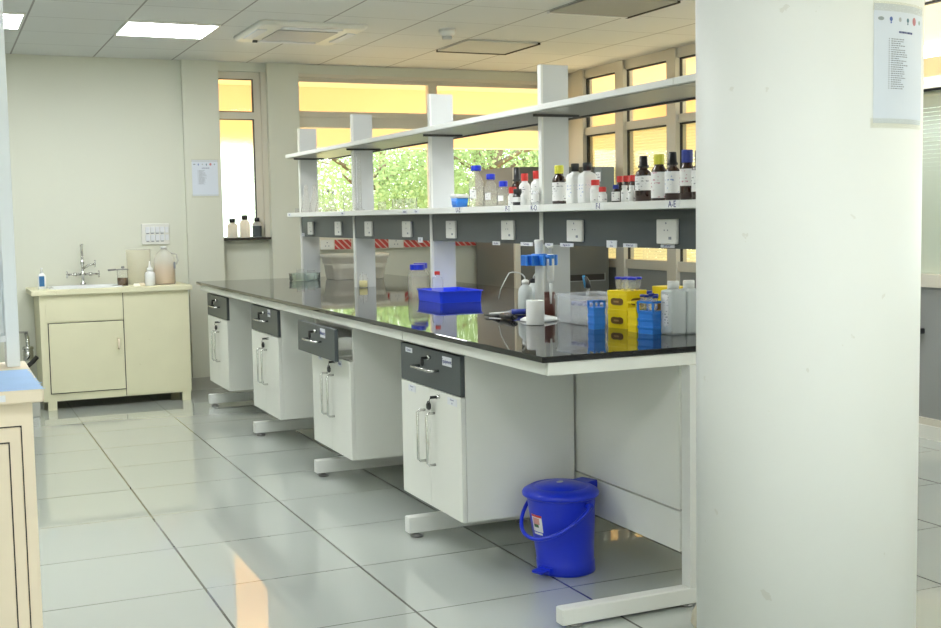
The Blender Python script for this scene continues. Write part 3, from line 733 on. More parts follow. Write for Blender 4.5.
# white roll in front of stand
rl = thing('tissue_roll', 'white tissue roll standing in front of the pipette stand', 'tissue roll', (2.236, 4.345, T))
B().lathe([(.037, 0), (.0375, .004), (.0375, .098), (.036, .101), (.014, .101), (.014, .06)], n=36).build('paper_roll', mat('tissue', (.80, .80, .79), .85, bump=.25, bscale=80, spec=.1), rl)
B().lathe([(.014, .03), (.014, .1015), (.0125, .1015), (.0125, .03)]).build('cardboard_core', mat('cardboard', (.4, .32, .22), .8), rl)
# brown jar
bj = reagent((2.452, 4.63, T), .027, .112, 'brown', 'brown', 'dark brown plastic jar between pipette stand and clear box', None, .12, .98, (.2, .5), 'bottles on the worktop')
# bottle of white base next to pole
# clear box with racks of tubes
cbx = thing('clear_box', 'clear plastic box holding vials right of the pipette stand', 'box', (2.472, 4.262, T), 0)
cb_ = B(); hx, hy, hh = .10, .145, .122
cb_.box(-hx, -hy, 0, hx, hy, .003); cb_.box(-hx, -hy, .003, -hx+.003, hy, hh); cb_.box(hx-.003, -hy, .003, hx, hy, hh); cb_.box(-hx, -hy, .003, hx, -hy+.003, hh); cb_.box(-hx, hy-.003, .003, hx, hy, hh)
cb_.box(-hx-.006, -hy-.006, hh-.012, -hx, hy+.006, hh); cb_.box(hx, -hy-.006, hh-.012, hx+.006, hy+.006, hh); cb_.box(-hx, -hy-.006, hh-.012, hx, -hy, hh); cb_.box(-hx, hy, hh-.012, hx, hy+.006, hh)
cb_.build('box_body', 'boxp', cbx)
def vial(loc, r, h, label, cap, group, body='clear2', name='vial', fill=None):
    t = thing(name, label, 'vial', loc, 0, group)
    B().lathe([(r*.3, 0), (r, r*1.3), (r, h*.86)], n=14).build('tube', body, t)
    B().lathe([(r*1.25, h*.84), (r*1.25, h*.985), (r*1.1, h)], n=16).build('cap', cap, t)
    return t
M['violet'] = mat('violet_cap', (.22, .24, .50), .4)
k = 0
for x in (2.405, 2.45):
    for y in (4.16, 4.205, 4.265, 4.31):
        k += 1
        vial((x, y, T+.004), .014, .086, 'clear vial with violet cap inside the clear plastic box', 'violet', 'vials inside the clear plastic box')
# bulb pump in the box
bp = thing('pipette_filler', 'blue and black pipette filler standing up out of the clear box', 'pipette filler', (2.50, 4.385, T+.004))
B().tube([(0, 0, 0), (.004, -.004, .10), (.006, -.008, .135)], .006, 10).build('stem', 'clear2', bp)
B().tube([(.006, -.008, .135), (.005, -.006, .16), (.0, .004, .18)], .013, 12, .007).build('grip', 'black', bp)
B().tube([(.002, .002, .135), (-.001, .010, .165), (-.004, .014, .187)], .008, 12, .006).build('body', mat('teal_blue', (.03, .22, .42), .4), bp)
# blue tube racks
def tube_rack(loc, hx, hy, h, m, label, name='tube_rack', rz=0, levels=3, open_top=.026):
    t = thing(name, label, 'tube rack', loc, rz, 'test tube racks on the worktop')
    b = B(); step = (h-open_top)/levels
    for q in range(levels):
        z0 = q*step
        b.rrect([(hx*.94, hy*.94, .004, z0), (hx*.94, hy*.94, .004, z0+step*.55), (hx, hy, .004, z0+step*.8), (hx, hy, .004, z0+step)], smooth=False)
    b.build('rack_body', m, t)
    f = B(); z0 = h-open_top
    for sx in (-1, 1):
        for sy in (-1, 1): f.box(sx*hx, sy*hy, z0, sx*(hx-.007), sy*(hy-.007), h)
    f.box(-hx, -hy, h-.007, hx, -hy+.006, h); f.box(-hx, hy-.006, h-.007, hx, hy, h); f.box(-hx, -hy, h-.007, -hx+.006, hy, h); f.box(hx-.006, -hy, h-.007, hx, hy, h)
    n = max(2, int(hx*2/.03))
    for i in range(1, n):
        x = -hx+2*hx*i/n; f.box(x-.003, -hy, h-.007, x+.003, hy, h)
    f.build('top_grid', m, t)
    return t
tube_rack((2.352, 4.045, T), .027, .026, .112, 'sky', 'small bright blue tube rack between clear box and yellow boxes', levels=3)
# yellow boxes with windows
def yellow_box(loc, hx, hy, h, label, rz=0.):
    t = thing('storage_box', label, 'box', loc, rz, 'yellow boxes with oval windows')
    b = B(); r = .005
    b.rrect([(hx*.95, hy*.95, r, 0), (hx*.97, hy*.97, r, h*.74)], smooth=False).build('box_body', 'yellow', t)
    l = B(); l.rrect([(hx, hy, r, h*.74), (hx*1.0, hy*1.0, r, h*.80), (hx*.985, hy*.985, r, h*.81), (hx*.985, hy*.985, r, h*.985), (hx*.96, hy*.96, r, h)], smooth=False)
    l.build('lid', 'yellow', t)
    dk = mat('dark_window', (.16, .085, .02), .35)
    for nm, ax in (('x', 0), ('y', 1)):
        w = B()
        n = 20; pts = []
        hw = hx*.60 if ax else hy*.60
        for i in range(n):
            a = 2*PI*i/n; u = hw*math.copysign(abs(math.cos(a))**.5, math.cos(a)); v = h*.42+h*.19*math.copysign(abs(math.sin(a))**.7, math.sin(a))
            pts.append((u, v))
        e = .0012
        if ax: ring0 = [(u, -hy*.972, v) for u, v in pts]; ring1 = [(u, -hy*.972-e, v) for u, v in pts]
        else: ring0 = [(-hx*.972, -u, v) for u, v in pts]; ring1 = [(-hx*.972-e, -u, v) for u, v in pts]
        w.rings([ring0, ring1], False); w.build('window', dk, t)
        s = B()
        if ax: s.box(-hw*.5, -hy*.972-e-.001, h*.37, hw*.3, -hy*.972-e, h*.46)
        else: s.box(-hx*.972-e-.001, -hw*.3, h*.37, -hx*.972-e, hw*.5, h*.46)
        s.build('window_contents', mat('contents_tan', (.45, .27, .10), .5), t)
    la = B(); la.box(-hx*1.02, -.012, h*.6, -hx*.97, .012, h*.82); la.build('latch', 'yellow', t)
    return t
yellow_box((2.482, 4.028, T), 0.056, .058, .074, 'lower box of the stacked pair of yellow boxes', .21)
yellow_box((2.482, 4.028, T+.0743), 0.056, .058, .074, 'upper box of the stacked pair of yellow boxes', .21)
yellow_box((2.605, 3.90, T), .05, .065, .165, 'tall yellow box standing behind the blue tube rack', 0)
# vials on top of the boxes
vg = 'blue-capped vials standing on the yellow boxes'
for x, y, w in ((2.457, 4.045, 'front left'), (2.464, 4.009, 'front middle'), (2.471, 3.973, 'front right'), (2.500, 4.045, 'rear left'), (2.508, 3.995, 'rear right')):
    vial((x, y, T+.1487), .0155, .052, 'blue-capped sample vial on top of the yellow boxes, '+w, 'blue', vg, 'clear2')
# yellow and blue rack with capped tubes
tube_rack((2.422, 3.862, T), .023, .034, .116, 'yellow', 'narrow yellow tube rack beside the blue rack', levels=3)
tube_rack((2.428, 3.776, T), .029, .042, .122, 'sky', 'larger bright blue tube rack full of capped tubes', levels=3, open_top=.036, rz=.22)
tg = 'blue-capped tubes in the blue rack'
for x, y, h in ((2.410, 3.800, .146), (2.415, 3.779, .146), (2.421, 3.758, .152), (2.428, 3.742, .144), (2.440, 3.800, .158), (2.446, 3.768, .148)):
    vial((x, y, T+.0865), .0088, h-.086, 'blue-capped tube standing in the blue rack', 'navy', tg, 'clear2', 'sample_tube')
# jerry bottles
def jerry(loc, label, hx=.033, hy=.038, h=.198, lab=False, rz=0):
    t = thing('storage_bottle', label, 'bottle', loc, rz, 'milky square bottles at the near end of the worktop')
    r = .009
    B().rrect([(hx*.95, hy*.95, r, 0), (hx, hy, r, .008), (hx, hy, r, h*.79), (hx*.95, hy*.95, r, h*.825), (hx*.62, hy*.55, .016, h*.845), (hx*.60, hy*.53, .016, h*.86)], k=6).build('bottle_body', 'hdpe', t)
    B().lathe([(.0215, h*.855), (.0215, h*.985), (.020, h)]).build('cap', 'bottlew', t)
    if lab:
        box(-hx-.0012, -.018, h*.16, -hx-.0002, .020, h*.76).build('bottle_label', 'lab', t)
    return t
jerry((2.484, 3.708, T), 'milky square bottle with white cap and printed label, nearest the blue rack', lab=True)
jerry((2.556, 3.712, T), 'milky square bottle with white cap half hidden by the labelled one', hx=.033, hy=.038)
jerry((2.64, 3.712, T), 'milky square bottle nearest the column', hx=.031, hy=.036, h=.18)
tp = tag(B().tube([(0, 0, 0), (0, 0, .10), (.001, 0, .165)], .013, 12, .008).build('plastic_cylinder', 'clear2', None, (2.545, 3.80, T)), 'small clear plastic tube between blue rack and milky bottles', 'tube')

# ------------------------------------------------------------------ blue pedal bin
bn = thing('pedal_bin', 'bright blue plastic pedal bin with lid on the floor', 'bin', (2.132, 3.912, 0), math.radians(200))
def lean(b):
    b.v = [(x+.09*z, y, z) for x, y, z in b.v]; return b
lean(B().lathe([(.106, 0), (.111, .004), (.112, .045), (.109, .05), (.115, .12), (.129, .285), (.133, .302)], n=48)).build('bin_body', 'blue', bn)
lean(B().lathe([(.138, .296), (.145, .30), (.146, .309), (.140, .318), (.112, .333), (.108, .331), (.095, .331), (.090, .336), (.045, .343), (.001, .345)], n=48, cap0=True, cap1=False)).build('lid', 'blue', bn)
B().lathe([(.010, .344), (.010, .347)], .031, 0, n=16, sx=1.5).build('lid_knob', 'rack', bn)
hn = B(); hn.box(-.145, -.04, .296, -.085, .04, .330, c=.004); hn.build('hinge', 'blue', bn)
pd = B(); pd.box(.10, -.03, .012, .125, .03, .035); pd.rrect([(.030, .026, .01, .022), (.030, .026, .01, .030)], .140, 0); pd.build('pedal', 'blue', bn)
B().tube([(.025+math.sin(t)*.158, math.cos(t)*.146, .272-math.sin(t)*.115) for t in [k*PI/20 for k in range(21)]], .0075, 8).build('carry_handle', 'blue', bn)
ear = B()
for s in (-1, 1): ear.cyl((.025, s*.124, .272), (.025, s*.150, .272), .012)
ear.build('pivot', 'blue', bn)
def patch(b, r, a0, a1, z0, z1, n=8):
    v = []
    for z in (z0, z1): v += [(.09*z+r(z)*math.cos(a0+(a1-a0)*i/n), r(z)*math.sin(a0+(a1-a0)*i/n), z) for i in range(n+1)]
    return b.add(v, [(i, i+1, n+2+i, n+1+i) for i in range(n)])
rb = lambda z: .115+(z-.12)*.0849+.0012
st = patch(B(), rb, math.radians(-23), math.radians(4), .170, .236).build('sticker', 'bottlew', bn)
patch(B(), lambda z: rb(z)+.0005, math.radians(-23), math.radians(4), .227, .236).build('sticker_band', 'red', st)
patch(B(), lambda z: rb(z)+.0005, math.radians(-19), math.radians(-2), .199, .224).build('sticker_print', mat('print_pink', (.60, .30, .26), .5), st)
patch(B(), lambda z: rb(z)+.0005, math.radians(-18), math.radians(-5), .187, .199).build('sticker_print', mat('print_green', (.04, .12, .04), .5), st)
patch(B(), lambda z: rb(z)+.0005, math.radians(-21), math.radians(2), .159, .167).build('sticker_strip', 'bottlew', st)

# ------------------------------------------------------------------ sink cabinet and what stands on it
sc = thing('sink_cabinet', 'old cream painted wooden sink cabinet against the back wall', 'cabinet', (1.16, 9.26, 0))
def S(b): b.v = [(x-1.16, y-9.26, z) for x, y, z in b.v]; return b
S(B().box(.650, 9.0, .065, 1.705, 9.53, .832)).build('carcass', 'sinkcab', sc)
ct = B(); ct.box(.597, 8.975, .834, .765, 9.535, .870, c=.003); ct.box(1.215, 8.975, .834, 1.735, 9.535, .870, c=.003); ct.box(.7645, 8.975, .834, 1.2155, 9.095, .870, c=.003); ct.box(.7645, 9.405, .834, 1.2155, 9.535, .870, c=.003)
S(ct).build('counter', 'sinkcab', sc)
fp = B(); fp.box(1.232, 8.993, .08, 1.706, 9.0, .815); fp.box(.69, 8.993, .64, 1.227, 9.0, .815)
S(fp).build('front_panel', 'sinkcab', sc)
gp = B(); gp.box(.700, 8.9985, .118, 1.230, 8.9999, .632); gp.box(1.2275, 8.9975, .07, 1.2315, 8.9999, .83)
S(gp).build('panel_gap', 'gap', sc)
dr = S(B().box(.706, 8.990, .124, 1.225, 8.999, .627, c=.002)).build('door', 'sinkcab', sc)
S(B().tube([(1.185, 8.99, .425), (1.185, 8.968, .432), (1.185, 8.965, .46), (1.185, 8.968, .488), (1.185, 8.99, .495)], .008, 8)).build('door_handle', 'beige', dr)
for x in (.68, 1.64):
    for y in (9.0, 9.47): S(B().box(x, y, 0, x+.06, y+.05, .066)).build('leg', 'sinkcab', sc)
sk = thing('sink_basin', 'white ceramic sink set into the cream counter', 'sink', (.99, 9.25, .870))
b = B(); b.rrect([(.255, .185, .05, 0), (.260, .190, .05, .004), (.255, .185, .05, .009), (.225, .155, .05, .008), (.205, .135, .05, -.02), (.19, .12, .05, -.021)], k=6, cap0=False)
b.build('basin', 'sink', sk)
B().lathe([(.025, -.0205), (.025, -.018)], n=18).build('drain', 'dsteel', sk)
fc = thing('sink_tap', 'tall chrome two-handled laboratory tap behind the sink', 'tap', (1.005, 9.455, .870))
B().lathe([(.022, 0), (.022, .02), (.011, .03), (.011, .075), (.016, .08), (.016, .10), (.010, .105), (.010, .16), (.015, .165), (.015, .185), (.010, .19), (.009, .30), (.012, .302), (.012, .318)], n=18).build('riser', 'chrome', fc)
for s in (-1, 1):
    a = B(); a.cyl((s*.01, 0, .088), (s*.105, -.01, .088), .0085); a.cyl((s*.045, -.004, .088), (s*.07, -.007, .088), .0135); a.build('valve_arm', 'chrome', fc)
    k = B(); k.cyl((s*.105, -.01, .088), (s*.118, -.011, .088), .006); k.cyl((s*.116, -.011, .062), (s*.116, -.011, .114), .006); k.cyl((s*.116, -.036, .088), (s*.116, .014, .088), .006); k.build('cross_handle', 'chrome', fc)
B().tube([(0, -.005, .13), (.04, -.03, .155), (.075, -.05, .165)], .0085, 10).build('side_spout', 'chrome', fc)
k = B(); k.cyl((.075, -.05, .165), (.085, -.055, .168), .007); k.cyl((.086, -.055, .14), (.086, -.055, .195), .005); k.build('cross_handle', 'chrome', fc)
def pump(loc, label):
    t = thing('soap_dispenser', label, 'bottle', loc)
    B().rrect([(.026, .018, .01, 0), (.028, .02, .011, .004), (.028, .02, .011, .095), (.016, .012, .009, .112), (.010, .010, .009, .116)]).build('bottle_body', 'bottlew', t)
    c = B(); c.lathe([(.012, .115), (.012, .128), (.004, .130), (.004, .150)]); c.box(-.008, -.028, .146, .008, .010, .156, c=.002); c.build('pump_head', 'bottlew', t)
    box(-.020, -.0215, .02, .016, -.0201, .095).build('bottle_label', mat('soap_blue', (.03, .14, .32), .4), t)
pump((.690, 9.20, .8703), 'white pump bottle with dark blue label on the left of the sink counter')
mg = thing('glass_mug', 'small glass holding dark brown liquid on the sink counter', 'jar', (1.262, 9.20, .8703))
B().lathe([(.036, 0), (.039, .005), (.039, .118)], cap1=False).build('glass_body', 'clear', mg)
B().lathe([(.034, .004), (.0375, .008), (.0375, .062)]).build('liquid', 'dbrown', mg)
ld = thing('metal_strainer', 'dull metal strainer lid lying across the small brown glass', 'strainer', (1.232, 9.20, .990))
B().rrect([(.045, .030, .02, 0), (.047, .033, .02, .005), (.03, .025, .02, .010)], .03, 0).build('strainer_body', 'dsteel', ld)
B().tube([(-.075, 0, .002), (-.015, 0, .006)], .007, 8).build('handle', 'dsteel', ld)
B().lathe([(.010, .012), (.014, .022), (.009, .03)], .035, 0, 14).build('knob', 'dsteel', ld)
bb = thing('frosted_beaker', 'large frosted plastic beaker on the right of the sink counter', 'beaker', (1.410, 9.37, .8703))
B().lathe([(.080, 0), (.084, .006), (.092, .262), (.096, .267)], cap1=False, n=36).build('beaker_body', 'milky', bb)
sq = thing('squeeze_bottle', 'small white squeeze bottle with pointed nozzle in front of the frosted beaker', 'bottle', (1.448, 9.10, .8703))
B().lathe([(.034, 0), (.037, .005), (.037, .085), (.034, .098), (.018, .108), (.018, .112)]).build('bottle_body', 'bottlew', sq)
B().lathe([(.022, .110), (.022, .130), (.010, .137), (.006, .16), (.003, .185)]).build('nozzle', 'bottlew', sq)
jg = thing('plastic_jug', 'translucent jug half full of tan liquid at the right end of the counter', 'jug', (1.578, 9.22, .8703))
B().lathe([(.074, 0), (.078, .008), (.079, .165), (.076, .195), (.052, .24), (.022, .262), (.022, .272)], n=32).build('jug_body', 'jug', jg)
B().lathe([(.070, .004), (.074, .01), (.074, .145)], n=32).build('liquid', 'tea', jg)
B().lathe([(.025, .270), (.025, .286), (.023, .29)], n=20).build('cap', 'bottlew', jg)
B().tube([(.05, -.02, .235), (.085, -.035, .225), (.094, -.04, .18), (.082, -.034, .15)], .007, 8).build('handle', 'jug', jg)
box(.055, -.073, .12, .070, -.071, .17).build('marking', 'dash', jg)
for x, y, lb, m in ((1.345, 9.08, 'small cream soap piece beside the squeeze bottle', 'cream'), (1.388, 9.12, 'small brownish stopper beside the squeeze bottle', 'beige')):
    tag(B().rrect([(.022, .016, .006, 0), (.025, .018, .007, .008), (.018, .012, .006, .022)]).build('soap_piece', m, None, (x, y, .8703)), lb, 'soap')
# trap and hose by the cabinet's left side
tp = thing('waste_trap', 'metal waste trap with black hose at the left side of the sink cabinet', 'drain pipe', (.585, 9.40, 0))
B().lathe([(.032, .33), (.038, .335), (.038, .40), (.034, .405), (.034, .412), (.040, .415), (.040, .43), (.03, .438)], n=20).build('trap_cup', 'chrome', tp)
B().tube([(-.10, -.12, 0), (-.10, -.12, .20), (-.075, -.12, .25), (.02, -.11, .33), (.055, -.10, .365)], .017, 10).build('hose', 'rubber', tp)
B().tube([(0, 0, .43), (0, .03, .50), (0, .14, .52)], .014, 10).build('pipe', 'chrome', tp)
pl = tag(box(-.045, -.10, 0, .045, .10, .135, c=.004).build('stone_block', 'skirt', None, (.562, 8.86, 0)), 'low grey stone block on the floor left of the sink cabinet', 'block')
struct(box(-3.6, YB-.012, .525, .60, YB, .54).build('trim_1', 'skirt'))

# switch plate and notices
sw = thing('switch_board', 'white electrical switch plate on the wall above the jug', 'switch', (1.573, YB, 1.25))
box(-.108, -.016, -.082, .108, 0, .082, c=.004).build('plate', 'socket', sw)
for r in range(2):
    for c_ in range(4):
        x = -.078+c_*.037; z = .033-r*.062
        box(x, -.021, z-.022, x+.032, -.015, z+.024, c=.002).build('switch', 'tag', sw)
        box(x+.006, -.0225, z-.030, x+.026, -.0155, z-.024).build('switch_mark', 'dash', sw)
    box(.074-.002, -.020, -.05+r*.06, .099, -.015, -.005+r*.06, c=.002).build('outlet', 'tag', sw)
def notice(parent, place, w, h, rows, title):
    """a list on paper; place(u, v, depth) gives the point u across, v up from the middle"""
    def quad(name, u0, u1, v0, v1, m, d, par, n=6):
        b = B(); v = []
        for vv in (v0, v1): v += [place(u0+(u1-u0)*i/n, vv, d) for i in range(n+1)]
        b.add(v, [(i, i+1, n+2+i, n+1+i) for i in range(n)]); return b.build(name, m, par)
    quad('sheet', -w/2, w/2, -h/2, h/2, 'paper', .002, parent, 16)
    quad('adhesive_tape', -w/2-.008, w/2+.006, -h/2-.012, -h/2+.012, 'sticky', .0024, parent, 12)
    quad('adhesive_tape', -w/2-.003, w/2+.006, h/2-.018, h/2+.006, 'sticky', .0024, parent, 12)
    cols = ((.30, .34, .36), (.10, .16, .42), (.42, .44, .46), (.10, .20, .26), (.55, .22, .24), (.25, .35, .32))
    for i, cc in enumerate(cols):
        u = -w*.40+i*w*.155
        mm = mat('emblem_print', cc, .7)
        ww = w*(.045 if i in (0, 4) else .025)
        n = 18; b = B(); hh = ww*(1.1 if i not in (0,) else .5)
        b.add([place(u+ww*math.cos(2*PI*k/n), h*.375+hh*math.sin(2*PI*k/n), .003) for k in range(n)], [tuple(range(n))]); b.build('emblem', mm, parent)
        if i in (1, 3): quad('emblem', u-ww*.5, u+ww*.5, h*.375-hh*1.9, h*.375-hh*1.1, mm, .003, parent, 2)
    rnd = random.Random(3)
    # heading and numbered lines
    b = B()
    def stroke(b, u0, u1, v0, v1):
        n = 3; v = []
        for vv in (v0, v1): v += [place(u0+(u1-u0)*i/n, vv, .003) for i in range(n+1)]
        b.add(v, [(i, i+1, n+2+i, n+1+i) for i in range(n)])
    u = -.11*w
    while u < .17*w:
        d = w*rnd.uniform(.012, .028); stroke(b, u, u+d, h*.262, h*.279); u += d+w*.007
    b.build('heading', 'ink', parent)
    b = B()
    for k in range(rows):
        v = h*(.205-.018*k); stroke(b, -.28*w, -.265*w, v, v+h*.008); u = -.24*w; e = w*rnd.uniform(-.12, .06)
        while u < e:
            d = w*rnd.uniform(.014, .04); stroke(b, u, u+d, v, v+h*.008); u += d+w*.010
    b.build('printed_list', 'dash', parent)
M['sticky'] = glass('sticky_tape', (.985, .98, .94), .08, .10, (.95, .93, .84), .2)
nc = thing('wall_notice', 'white printed list taped to the round column', 'notice', (CX, CY, 0))
phi0 = math.atan2(-CY, -CX)
def place_col(u, v, d):
    a = phi0+math.radians(52.3)+u/CR
    return ((CR+d*.5)*math.cos(a), (CR+d*.5)*math.sin(a), 1.716+v)
notice(nc, place_col, .210, .297, 24, 'List of Equipment')
np_ = thing('wall_notice', 'white printed list on the back pilaster beside the narrow window', 'notice', (1.968, YB-.05, 1.685))
notice(np_, lambda u, v, d: (u, -d, v), .205, .285, 22, 'List')

# bottles on the narrow window sill
def sill_bottle(loc, r, h, label, dark=False):
    t = thing('white_bottle', label, 'bottle', loc, 0, 'white bottles on the narrow window sill')
    B().lathe([(r*.95, 0), (r, .005), (r, h*.60), (r*.85, h*.72), (r*.45, h*.78), (r*.45, h*.82)]).build('bottle_body', 'backlit', t)
    B().lathe([(r*.58, h*.79), (r*.58, h*.98), (r*.5, h)]).build('cap', 'black', t)
    if dark: sleeve(t, r*1.01, h*.02, h*.58, 'slate')
sill_bottle((2.185, YB+.005, 1.2053), .042, .155, 'white bottle with black cap, leftmost on the window sill')
sill_bottle((2.285, YB+.0, 1.2053), .042, .182, 'tallest white bottle with black cap, middle of the window sill')
sill_bottle((2.385, YB+.0, 1.2053), .038, .160, 'black-capped bottle with dark label on the window sill', True)

# trunking with sockets and hazard tape below the wide window
tk = thing('socket_trunking', 'wall trunking with sockets and red striped tape below the wide window', 'trunking', (3.6, YB, 1.13))
box(-.84, -.045, -.045, 1.6, 0, .045).build('trunking_body', 'frame', tk)
for a, b_, m in ((-.70, -.585, 's'), (-.575, -.43, 'h'), (-.25, -.10, 'h'), (-.095, .03, 's'), (.04, .285, 'h'), (.33, .45, 's'), (.47, .75, 'h')):
    if m == 's':
        pl = box(a, -.053, -.040, b_, -.045, .04, c=.002).build('wall_socket', 'socket', tk)
        k = B()
        for dx, dz in ((0, .018), (-.014, -.01), (.014, -.01)): k.cyl(((a+b_)/2+dx, -.0525, dz), ((a+b_)/2+dx, -.054, dz), .005, 10)
        k.build('socket_hole', 'dash', pl)
    else: box(a, -.047, -.040, b_, -.0452, .04).build('hazard_tape', 'hazard', tk)

# ------------------------------------------------------------------ tall grey equipment in the far corner
fg = thing('laboratory_oven', 'tall dark grey equipment cabinet in the far right corner behind the rack', 'equipment cabinet', (4.71, 9.07, 0))
B().box(-.41, -.345, .03, .47, .40, 1.74, c=.006).build('cabinet_body', 'fside', fg)
d = B(); d.box(-.36, -.375, .08, .47, -.346, 1.735, c=.004); d = d.build('door', 'fridge', fg)
box(-.412, -.378, .03, -.362, -.345, 1.735, c=.003).build('door_edge', 'alu', fg)
h_ = B(); h_.box(-.05, -.379, .792, .425, -.375, .842); h_.build('handle_recess', 'gap', d)
h_ = B(); h_.box(-.06, -.381, .784, .433, -.376, .792); h_.box(.425, -.381, .792, .433, -.376, .850); h_.build('handle_rim', 'panelg', d)
for x in (-.36, .36):
    for y in (-.30, .33): B().lathe([(.025, 0), (.025, .03)], x, y, 12).build('foot', 'black', fg)

# ------------------------------------------------------------------ old cabinet at left front
lc = thing('wooden_cabinet', 'old beige painted cabinet at the left edge, blue paper on top', 'cabinet', (-.30, 3.83, 0))
def Lc(b): b.v = [(x+.30, y-3.83, z) for x, y, z in b.v]; return b
Lc(B().box(-.86, 3.485, 0, .220, 4.15, .862)).build('carcass', 'beige', lc)
Lc(B().box(-.90, 3.43, .864, .249, 4.17, .900, c=.005)).build('cabinet_top', 'beige', lc)
fpn = B(); fpn.box(.190, 3.468, 0, .220, 3.485, .862); fpn.box(-.86, 3.468, .798, .190, 3.485, .862)
Lc(fpn).build('front_frame', 'beige', lc)
Lc(B().box(-.86, 3.473, .02, .195, 3.4845, .80)).build('shadow_gap', 'gap', lc)
Lc(B().box(-.25, 3.466, .03, .1865, 3.4845, .7935, c=.003)).build('door_frame', 'beige', lc)
Lc(B().box(-.21, 3.4655, .07, .1568, 3.467, .755)).build('panel_groove', 'gap', lc)
Lc(B().box(-.205, 3.462, .076, .153, 3.4685, .751, c=.002)).build('door_panel', 'beige', lc)
tg_ = Lc(B().box(.06, 3.4285, .872, .150, 3.43, .890)).build('name_tag', 'tag', lc)
text('lettering', 'Chemicals', .013, (.105+.30, 3.428-3.83, .881), '-y', 'ink', tg_)
# blue sheet with ragged right edge
bs = B(); n = 60; pts = []
for i in range(n+1):
    y = 3.434+(3.92-3.434)*i/n; pts.append((.258-.012*(i/n)+random.uniform(-.007, .002)-.008*abs(math.sin(i*.55)), y))
v = []
for z in (.9003, .9012): v += [(-.88, y, z) for x, y in pts]+[(x, y, z) for x, y in pts]
m_ = n+1; fs = []
for i in range(n):
    fs.append((2*m_+i, 3*m_+i, 3*m_+i+1, 2*m_+i+1)); fs.append((m_+i, m_+i+1, 3*m_+i+1, 3*m_+i))
fs.append((0, m_, 3*m_, 2*m_))
bs.add(v, fs)
tag(bs.build('paper_sheet', 'bpaper'), 'blue paper sheet with a ragged edge on top of the beige cabinet', 'paper')
ws = thing('shelf_unit', 'white painted shelf unit standing on the beige cabinet at the left edge', 'shelf', (-.243, 4.02, .9005))
box(.428, -.01, 0, .468, .12, 1.45, c=.002).build('post', 'wpaint', ws)
box(-.60, -.01, 0, -.56, .12, 1.45, c=.002).build('post', 'wpaint', ws)
for z in (.08, .52, .96, 1.40): box(-.56, -.008, z, .428, .118, z+.02).build('shelf', 'wpaint', ws)
box(-.56, .105, .09, .428, .118, 1.42).build('back_panel', 'wpaint', ws)

# lump at the foot of the column
b = B(); random.seed(11); rs = []
for k, (r, z) in enumerate(((.04, 0), (.05, .02), (.047, .06), (.035, .09), (.015, .105))):
    rs.append([(r*(1+.25*math.sin(3*a+k)+random.uniform(-.08, .08))*math.cos(a), r*(1+.2*math.cos(2*a+k))*math.sin(a), z) for a in [2*PI*i/16 for i in range(16)]])
b.rings(rs)
tag(b.build('crumpled_cloth', 'cement', None, (2.225, 3.12, 0)), 'small crumpled cream cloth on the floor by the column foot', 'cloth')
# latch glimpsed on the right wall panel
lt = B(); lt.box(-.05, -.06, -.016, .03, .06, .016, c=.006)
tag(lt.build('door_latch', 'black', None, (XR-.005, 5.31, .63)), 'black latch on the grey wall panel right of the column', 'latch')

# ------------------------------------------------------------------ window blinds
def blind(y0, y1, label, m='slat_yellow_lit'):
    t = thing('window_blind', label, 'blind', (XR+.14, (y0+y1)/2, .95), 0, 'horizontal blinds of the right window wall')
    h = (y1-y0)/2; n = 44; b = B()
    for k in range(n):
        z = .02+k*.0245; d, e = (.005, .0124) if m == 'slat' else (.0070, .0113); b.add([(-d, -h, z-e), (-d, h, z-e), (d, h, z+e), (d, -h, z+e)], [(0, 1, 2, 3)])
    s = b.build('slats', m, t)
    box(-.015, -h, n*.0245+.005, .015, h, n*.0245+.04).build('head_rail', m, t)
    c = B()
    for y in (-h*.6, h*.6): c.cyl((.0, y, .0), (.0, y, n*.0245+.01), .0012, 5)
    c.build('cord', 'tag', t)
blind(8.64, 9.52, 'pale blind behind the farthest pane of the right window wall')
blind(7.875, 8.635, 'pale blind behind the second pane from the far corner')
blind(7.10, 7.87, 'pale blind behind the third pane, partly hidden by the column')
blind(4.75, 5.62, 'whitish blind right of the column', 'slat')
blind(5.625, 6.4, 'whitish blind behind the column, next to the one at its right', 'slat')

# ------------------------------------------------------------------ outdoors
struct(box(-30, -40, -3.05, 45, 60, -3.0).build('ground', 'ground'), 'pale ground outside the windows', 'ground')
cn = B(); cn.box(-3, YB+.2, 2.70, 8.3, 12.25, 2.82); cn.box(XR+.1, 9.0, 2.70, 8.3, YB+.2, 2.82)
struct(cn.build('balcony_canopy', 'ycan'), 'yellow painted canopy slab outside the windows', 'canopy')
struct(box(XR+.1, -4.5, 2.84, 8.4, 9.0, 2.95).build('balcony_canopy', 'white'), 'whitish canopy slab outside the right window wall', 'canopy')
bm_ = B(); bm_.box(-3, 12.0, 2.09, 8.3, 12.25, 2.70); bm_.box(8.05, 9.0, 2.05, 8.3, 12.0, 2.70)
struct(bm_.build('balcony_beam', 'ycan'), 'yellow beam along the outer edge of the canopy', 'beam')
struct(box(8.05, -4.5, 2.25, 8.25, 9.0, 2.665).build('balcony_beam', 'frame'), 'beige beam along the canopy outside the right window wall', 'beam')
fl = B(); fl.box(-3, YB+.2, -.15, 8.3, 12.25, 0); fl.box(XR+.1, 6.6, -.15, 8.3, YB+.2, 0)
struct(fl.build('bounce_floor', 'ycan'), 'unseen yellow floor added outside to bounce sunlight indoors', 'balcony')  # out of sight, added to throw warm light up to the ceiling

